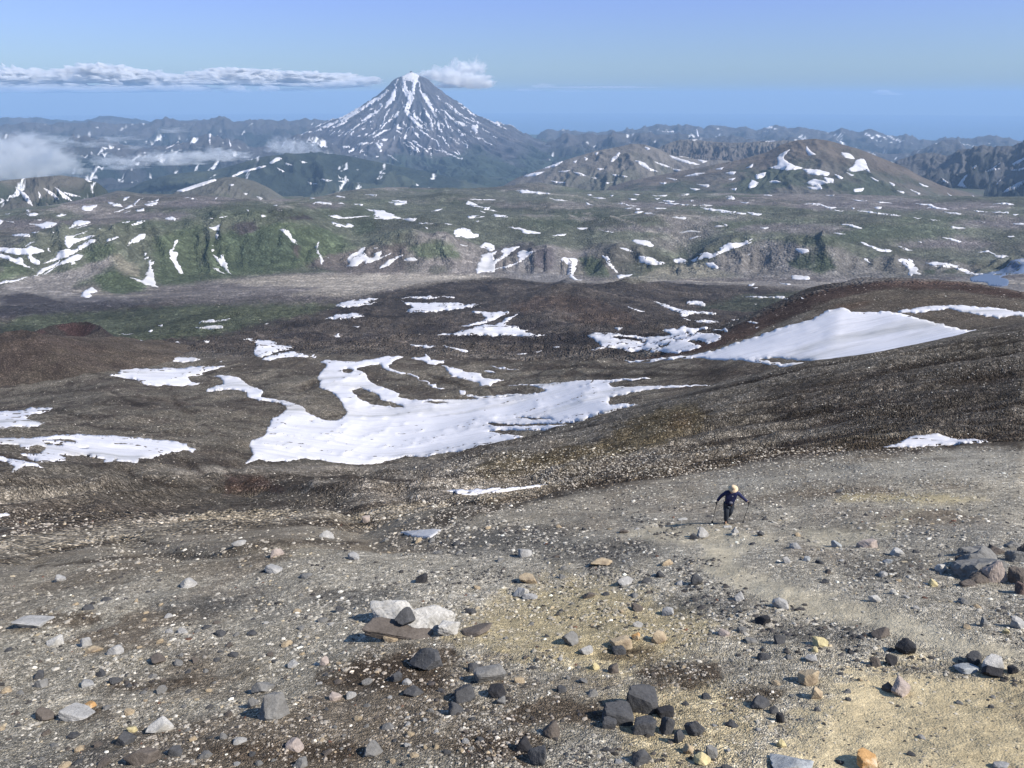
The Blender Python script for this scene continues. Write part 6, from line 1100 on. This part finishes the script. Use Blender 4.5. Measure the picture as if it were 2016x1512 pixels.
cloud('long low bank of white cumulus across the sky at the left edge', [(-40,160,160,44),(30,155,90,38),(60,168,90,24),(110,157,110,36),(170,152,110,40),(205,150,90,44),(250,156,120,34),(300,158,110,32),(340,162,90,26),(60,178,160,16),(160,176,180,18),(270,176,160,16),(360,174,100,14)], FARC, .012, 20, torn=.0009)
cloud('flat topped white cloud bank ending just left of the volcano summit', [(415,154,70,30),(460,151,110,34),(510,153,110,30),(560,155,100,26),(610,157,100,26),(660,159,110,26),(710,161,70,18),(450,164,140,14),(560,166,160,14),(650,168,120,14)], FARC, .012, 50, torn=.0009)
cloud('small white puff cloud under the gap between the two cloud banks', [(375,177,50,18),(395,178,36,14)], FARC*.97, .008, 80, torn=.0014)
cloud('second small white puff cloud below the right hand cloud bank', [(462,177,40,20),(480,180,30,12),(447,181,24,10)], FARC*.97, .008, 90, torn=.0014)
cloud('third little white puff cloud below the right hand bank, nearest the volcano', [(526,177,32,18),(538,180,20,10)], FARC*.97, .008, 100, torn=.0014)
cloud('thin pale cloud wisps just left of the volcano, below the bank', [(575,178,60,9),(610,181,40,8),(640,174,70,7)], FARC*.97, .0007, 110)
cloud('bright ragged cloud drifting off the right side of the volcano summit', [(850,152,44,30),(880,150,56,40),(905,146,52,44),(932,140,46,42),(948,133,26,20),(915,160,90,30),(940,168,60,24),(962,166,22,22),(885,170,60,14),(840,146,30,16)], 18600, .016, 130, depth=.9, torn=.006)
cloud('tiny lone white cloud over the sea on the right', [(1736,182,26,9),(1755,186,34,5)], FARC, .006, 160)
cloud('faint grey streak of cloud right of the summit cloud', [(1070,170,44,12),(1040,178,60,7),(1120,180,60,6),(1180,172,200,4)], FARC, .0006, 170)
cloud('tiny grey cloud left of the lone white cloud over the sea', [(1648,184,22,6)], FARC, .0005, 180)
# low clouds among the ranges on the left
cloud('thick grey fog bank over the valley at the left edge', [(-40,330,220,90),(20,310,150,80),(60,330,150,80),(100,320,100,64),(40,345,200,50),(120,335,90,44),(40,285,110,44)], 8200, .0038, 190, torn=.009, depth=1.0, lump=.45, sc=3)
cloud('thin torn veil of cloud above the left fog bank', [(95,280,80,22),(130,285,60,18),(60,270,60,18),(185,285,70,16),(230,275,70,14),(340,258,60,14),(270,290,50,12)], 10500, .004, 210, torn=.006, depth=.8, lump=.5, sc=3)
cloud('long low cloud roll stretching from the fog bank toward the volcano', [(215,318,70,24),(260,320,70,26),(310,312,90,24),(360,312,90,28),(410,308,90,32),(450,310,80,26),(240,330,80,14),(350,322,110,12),(480,308,40,12)], 9800, .010, 230, torn=.006, depth=.6, lump=.45, sc=3)
cloud('soft cloud clinging to the left foot of the volcano', [(560,290,70,40),(590,296,70,40),(540,285,40,30),(620,305,60,20),(530,295,24,20)], 13000, .006, 250, torn=.005, depth=.7, lump=.45, sc=3)
cloud('small wisp of cloud in front of the lower middle of the volcano', [(760,326,36,12),(745,322,30,8),(775,329,22,8)], 11500, .005, 270, torn=.007, depth=.7, lump=.45, sc=3)
# ---------------------------------------------------------------- the hiker
def skin(name, verts, edges, radii, mat, parent, sub=2, root=0):
    me = bpy.data.meshes.new(name); me.from_pydata(verts, edges, []); o = link(name, me, parent)
    sm = o.modifiers.new('Skin', 'SKIN'); sm.use_smooth_shade = True
    for i, r in enumerate(radii): me.skin_vertices[0].data[i].radius = r if isinstance(r, tuple) else (r, r)
    me.skin_vertices[0].data[root].use_root = True
    ss = o.modifiers.new('Sub', 'SUBSURF'); ss.levels = sub; ss.render_levels = sub
    dg = bpy.context.evaluated_depsgraph_get(); ev = o.evaluated_get(dg); m2 = bpy.data.meshes.new_from_object(ev)
    o.modifiers.clear(); o.data = m2; m2.materials.clear(); m2.materials.append(mat); return o
def tube(name, a, b, r0, r1, mat, parent=None, n=10):
    a = Vector(a); b = Vector(b); d = (b-a).normalized(); q = d.to_track_quat('Z', 'Y'); V = []
    for p, r in ((a, r0), (b, r1)):
        for i in range(n): V.append(p+q@Vector((math.cos(6.2832*i/n)*r, math.sin(6.2832*i/n)*r, 0)))
    F = [(i, (i+1) % n, n+(i+1) % n, n+i) for i in range(n)]
    bm_me = bpy.data.meshes.new(name); bm_me.from_pydata(V, [], F+[tuple(range(n))[::-1], tuple(range(n, 2*n))]); bm_me.materials.append(mat)
    for p in bm_me.polygons: p.use_smooth = len(p.vertices) == 4
    return link(name, bm_me, parent)
hx, hy, hz, hd = ground_at(1431, 1031)
K = 81/1.53*hd/FPX                 # metres per metre of the figure
sc_h = K*1.0
person = empty('person', (hx, hy, hz)); tag(person, 'hiker in a dark blue jacket and pale sun hat climbing with two poles', 'person')
navy = plain_mat('navy_jacket', (.010, .014, .06), .7, .3, 9, .4, .004); blackm = plain_mat('black_glove', (.012, .012, .014), .8)
trou = plain_mat('dark_trousers', (.030, .036, .050), .85, .2, 9, .3, .004); skinm = plain_mat('skin', (.42, .25, .17), .6)
hatm = plain_mat('straw_hat', (.62, .48, .33), .9, .1, 30, .12, .002); greym = plain_mat('grey_pouch', (.11, .11, .14), .8); boot = plain_mat('boot_leather', (.04, .035, .032), .8)
SL = (-.09, -.14, 1.40); SR = (.20, -.14, 1.40)
hips = (.0, 0, .92); HL = (-.38, -.10, 1.20); HR = (.40, -.10, 1.18); HAL = (-.53, -.18, .97); HAR = (.68, -.16, .95)
B = [hips, (.0, -.05, 1.12), (.0, -.13, 1.34), (.0, -.19, 1.46), (.0, -.24, 1.53), (.0, -.29, 1.60),
     (-.19, -.14, 1.38), (-.37, -.10, 1.18), (-.51, -.16, 1.00), (.19, -.14, 1.38), (.40, -.10, 1.18), (.64, -.15, .99),
     (-.10, 0, .88), (-.09, -.10, .50), (-.07, -.05, .10), (-.07, -.16, .03), (.09, .02, .88), (.07, -.04, .52), (.02, .16, .16), (.02, .08, .08)]
E = [(0, 1), (1, 2), (2, 3), (3, 4), (4, 5), (2, 6), (6, 7), (7, 8), (2, 9), (9, 10), (10, 11), (0, 12), (12, 13), (13, 14), (14, 15), (0, 16), (16, 17), (17, 18), (18, 19)]
Rr = [.05, .07, .09, .055, .085, .09, .045, .035, .03, .045, .035, .03, .06, .045, .03, .02, .06, .045, .03, .02]
body = skin('body', B, E, Rr, skinm, person)
def face(parent):
    P, F = rock_pts(1, 1, 6, 0)
    for nm, loc, sz, mt in (('nose', (.0, -.375, 1.565), (.014, .02, .022), skinm), ('eye', (-.033, -.365, 1.60), (.012, .008, .009), blackm), ('eye', (.033, -.365, 1.60), (.012, .008, .009), blackm), ('mouth', (.0, -.355, 1.525), (.026, .008, .007), greym), ('ear', (-.092, -.27, 1.59), (.01, .02, .03), skinm), ('ear', (.092, -.27, 1.59), (.01, .02, .03), skinm)):
        D, F = ico(2); o = link(nm, mesh_np(nm, D*np.array(sz), F, mt), parent); o.location = loc
face(body)
jk = skin('jacket', [(.0, 0, .80), (.0, -.04, 1.05), (.0, -.12, 1.32), (.0, -.17, 1.43), (-.20, -.13, 1.38), (-.375, -.09, 1.18), (-.50, -.15, 1.015), (.20, -.13, 1.38), (.40, -.09, 1.18), (.625, -.145, 1.0)],
     [(0, 1), (1, 2), (2, 3), (2, 4), (4, 5), (5, 6), (2, 7), (7, 8), (8, 9)], [(.205, .16), (.19, .15), (.195, .16), (.08, .08), .078, .062, .05, .078, .062, .05], navy, person)
tr = skin('trousers', [(.0, .0, .93), (-.10, 0, .80), (-.09, -.11, .50), (-.075, -.06, .14), (.09, .02, .80), (.07, -.04, .52), (.02, .15, .20)],
     [(0, 1), (1, 2), (2, 3), (0, 4), (4, 5), (5, 6)], [(.17, .13), .13, .10, .085, .13, .10, .085], trou, person)
for nm, pts in (('boot', [(-.075, -.02, .12), (-.07, -.04, .05), (-.07, -.19, .035)]), ('boot', [(.02, .17, .17), (.02, .15, .09), (.02, .02, .05)])):
    skin(nm, pts, [(0, 1), (1, 2)], [.055, .058, (.05, .036)], boot, person)
pc = skin('waist_pouch', [(-.07, -.165, 1.00), (.0, -.185, .98), (.08, -.165, .96)], [(0, 1), (1, 2)], [.05, .06, .05], greym, person)
lg = link('chest_mark', mesh_np('chest_mark', [(0, 0, 0), (.05, 0, -.006), (.05, 0, .008), (0, 0, .014)], [(0, 1, 2, 3)], plain_mat('white_mark', (.6, .6, .65)), smooth=False), jk); lg.location = (-.01, -.272, 1.30)
# sun hat: crown and wide brim, bowed towards the viewer
def lathe(name, prof, mat, parent, n=32):
    V = []; F = []
    for r, z in prof:
        for i in range(n):
            t = 6.28318*i/n; V.append((r*math.cos(t), r*math.sin(t)*1.06, z+(.012*math.sin(2*t+1) if r > .12 else 0)))
    for j in range(len(prof)-1):
        for i in range(n): F.append((j*n+i, j*n+(i+1) % n, (j+1)*n+(i+1) % n, (j+1)*n+i))
    return link(name, mesh_np(name, V, F, mat), parent)
hat = lathe('sun_hat', [(.20, -.045), (.202, -.04), (.105, .0), (.10, .055), (.092, .10), (.07, .125), (.03, .135), (.001, .136)], hatm, person); hat.location = (.0, -.27, 1.635); hat.rotation_euler = (R(20), R(-7), 0); hat.scale = (.86,)*3
bd_ = lathe('hat_band', [(.107, .003), (.1075, .004), (.104, .028), (.1035, .028)], plain_mat('hat_band', (.25, .2, .15)), hat)
for sx, H_ in ((-1, (-.525, -.17, .985)), (1, (.665, -.155, .965))):
    gl = skin('glove', [(H_[0]-sx*.02, H_[1], H_[2]+.03), H_, (H_[0]+sx*.01, H_[1]-.03, H_[2]-.03)], [(0, 1), (1, 2)], [.036, .04, .03], blackm, person, 1)
    for k in range(4):
        z0 = H_[2]+.012-.018*k; L = [.03, .034, .032, .026][k]
        skin('finger', [(H_[0]+sx*.005, H_[1]-.02, z0), (H_[0]+sx*.012, H_[1]-.05, z0-.004), (H_[0]-sx*.012, H_[1]-.05-L*.5, z0-.008), (H_[0]-sx*.024, H_[1]-.04, z0-.008)], [(0, 1), (1, 2), (2, 3)], [.009, .009, .0085, .007], blackm, gl, 1)
    skin('thumb', [(H_[0]-sx*.012, H_[1]-.005, H_[2]+.028), (H_[0]-sx*.026, H_[1]-.035, H_[2]+.022), (H_[0]-sx*.012, H_[1]-.062, H_[2]+.016)], [(0, 1), (1, 2)], [.011, .01, .008], blackm, gl, 1)
person.scale = (sc_h,)*3
polem = plain_mat('pole_black', (.02, .02, .024), .5, .4)
for lab, H_, tipx, tipy in (('black trekking pole planted at the left of the hiker', (-.525, -.21, .985), -.47, .28), ('black trekking pole held out to the right of the hiker', (.665, -.20, .965), .69, .30)):
    pe = empty('trekking_pole', (hx, hy, hz)); tag(pe, lab, 'trekking pole', 'trekking poles of the hiker')
    gx, gy = hx+tipx*sc_h, hy+tipy*sc_h; gz = (float(surf.height(gx, gy)[0])-hz)/sc_h
    top = Vector(H_)+Vector((0, 0, .06)); tip = Vector((tipx, tipy, gz)); low = Vector(H_)-Vector((0, 0, .06)); d = (tip-low)
    tube('grip', top, low, .018, .015, polem, pe); tube('shaft', low, low+d*.97, .011, .008, polem, pe); tube('tip', low+d*.97, tip, .006, .002, plain_mat('steel_tip', (.4, .4, .42), .4, .5, metal=1), pe)
    bk = tube('basket', low+d*.94, low+d*.945, .045, .045, polem, pe, 16)
    pe.scale = (sc_h,)*3
# ---------------------------------------------------------------- the air
def haze_box():
    m = bpy.data.materials.new('haze_air'); m.use_nodes = True; nt = m.node_tree; nt.nodes.clear()
    o_ = N(nt, 'ShaderNodeOutputMaterial'); p = N(nt, 'ShaderNodeVolumePrincipled')
    p.inputs['Color'].default_value = (.39, .60, .90, 1); p.inputs['Density'].default_value = HAZE_DENSITY
    p.inputs['Anisotropy'].default_value = .0
    nt.links.new(p.outputs[0], o_.inputs['Volume'])
    x, y0, y1, z0, z1 = 97000, -3000, 94500, -1760, 590
    V = [(-x, y0, z0), (x, y0, z0), (x, y1, z0), (-x, y1, z0), (-x, y0, z1), (x, y0, z1), (x, y1, z1), (-x, y1, z1)]
    F = [(0, 3, 2, 1), (4, 5, 6, 7), (0, 1, 5, 4), (1, 2, 6, 5), (2, 3, 7, 6), (3, 0, 4, 7)]
    o = link('haze', mesh_np('haze', V, F, m, smooth=False)); tag(o, kind='stuff')
haze_box()
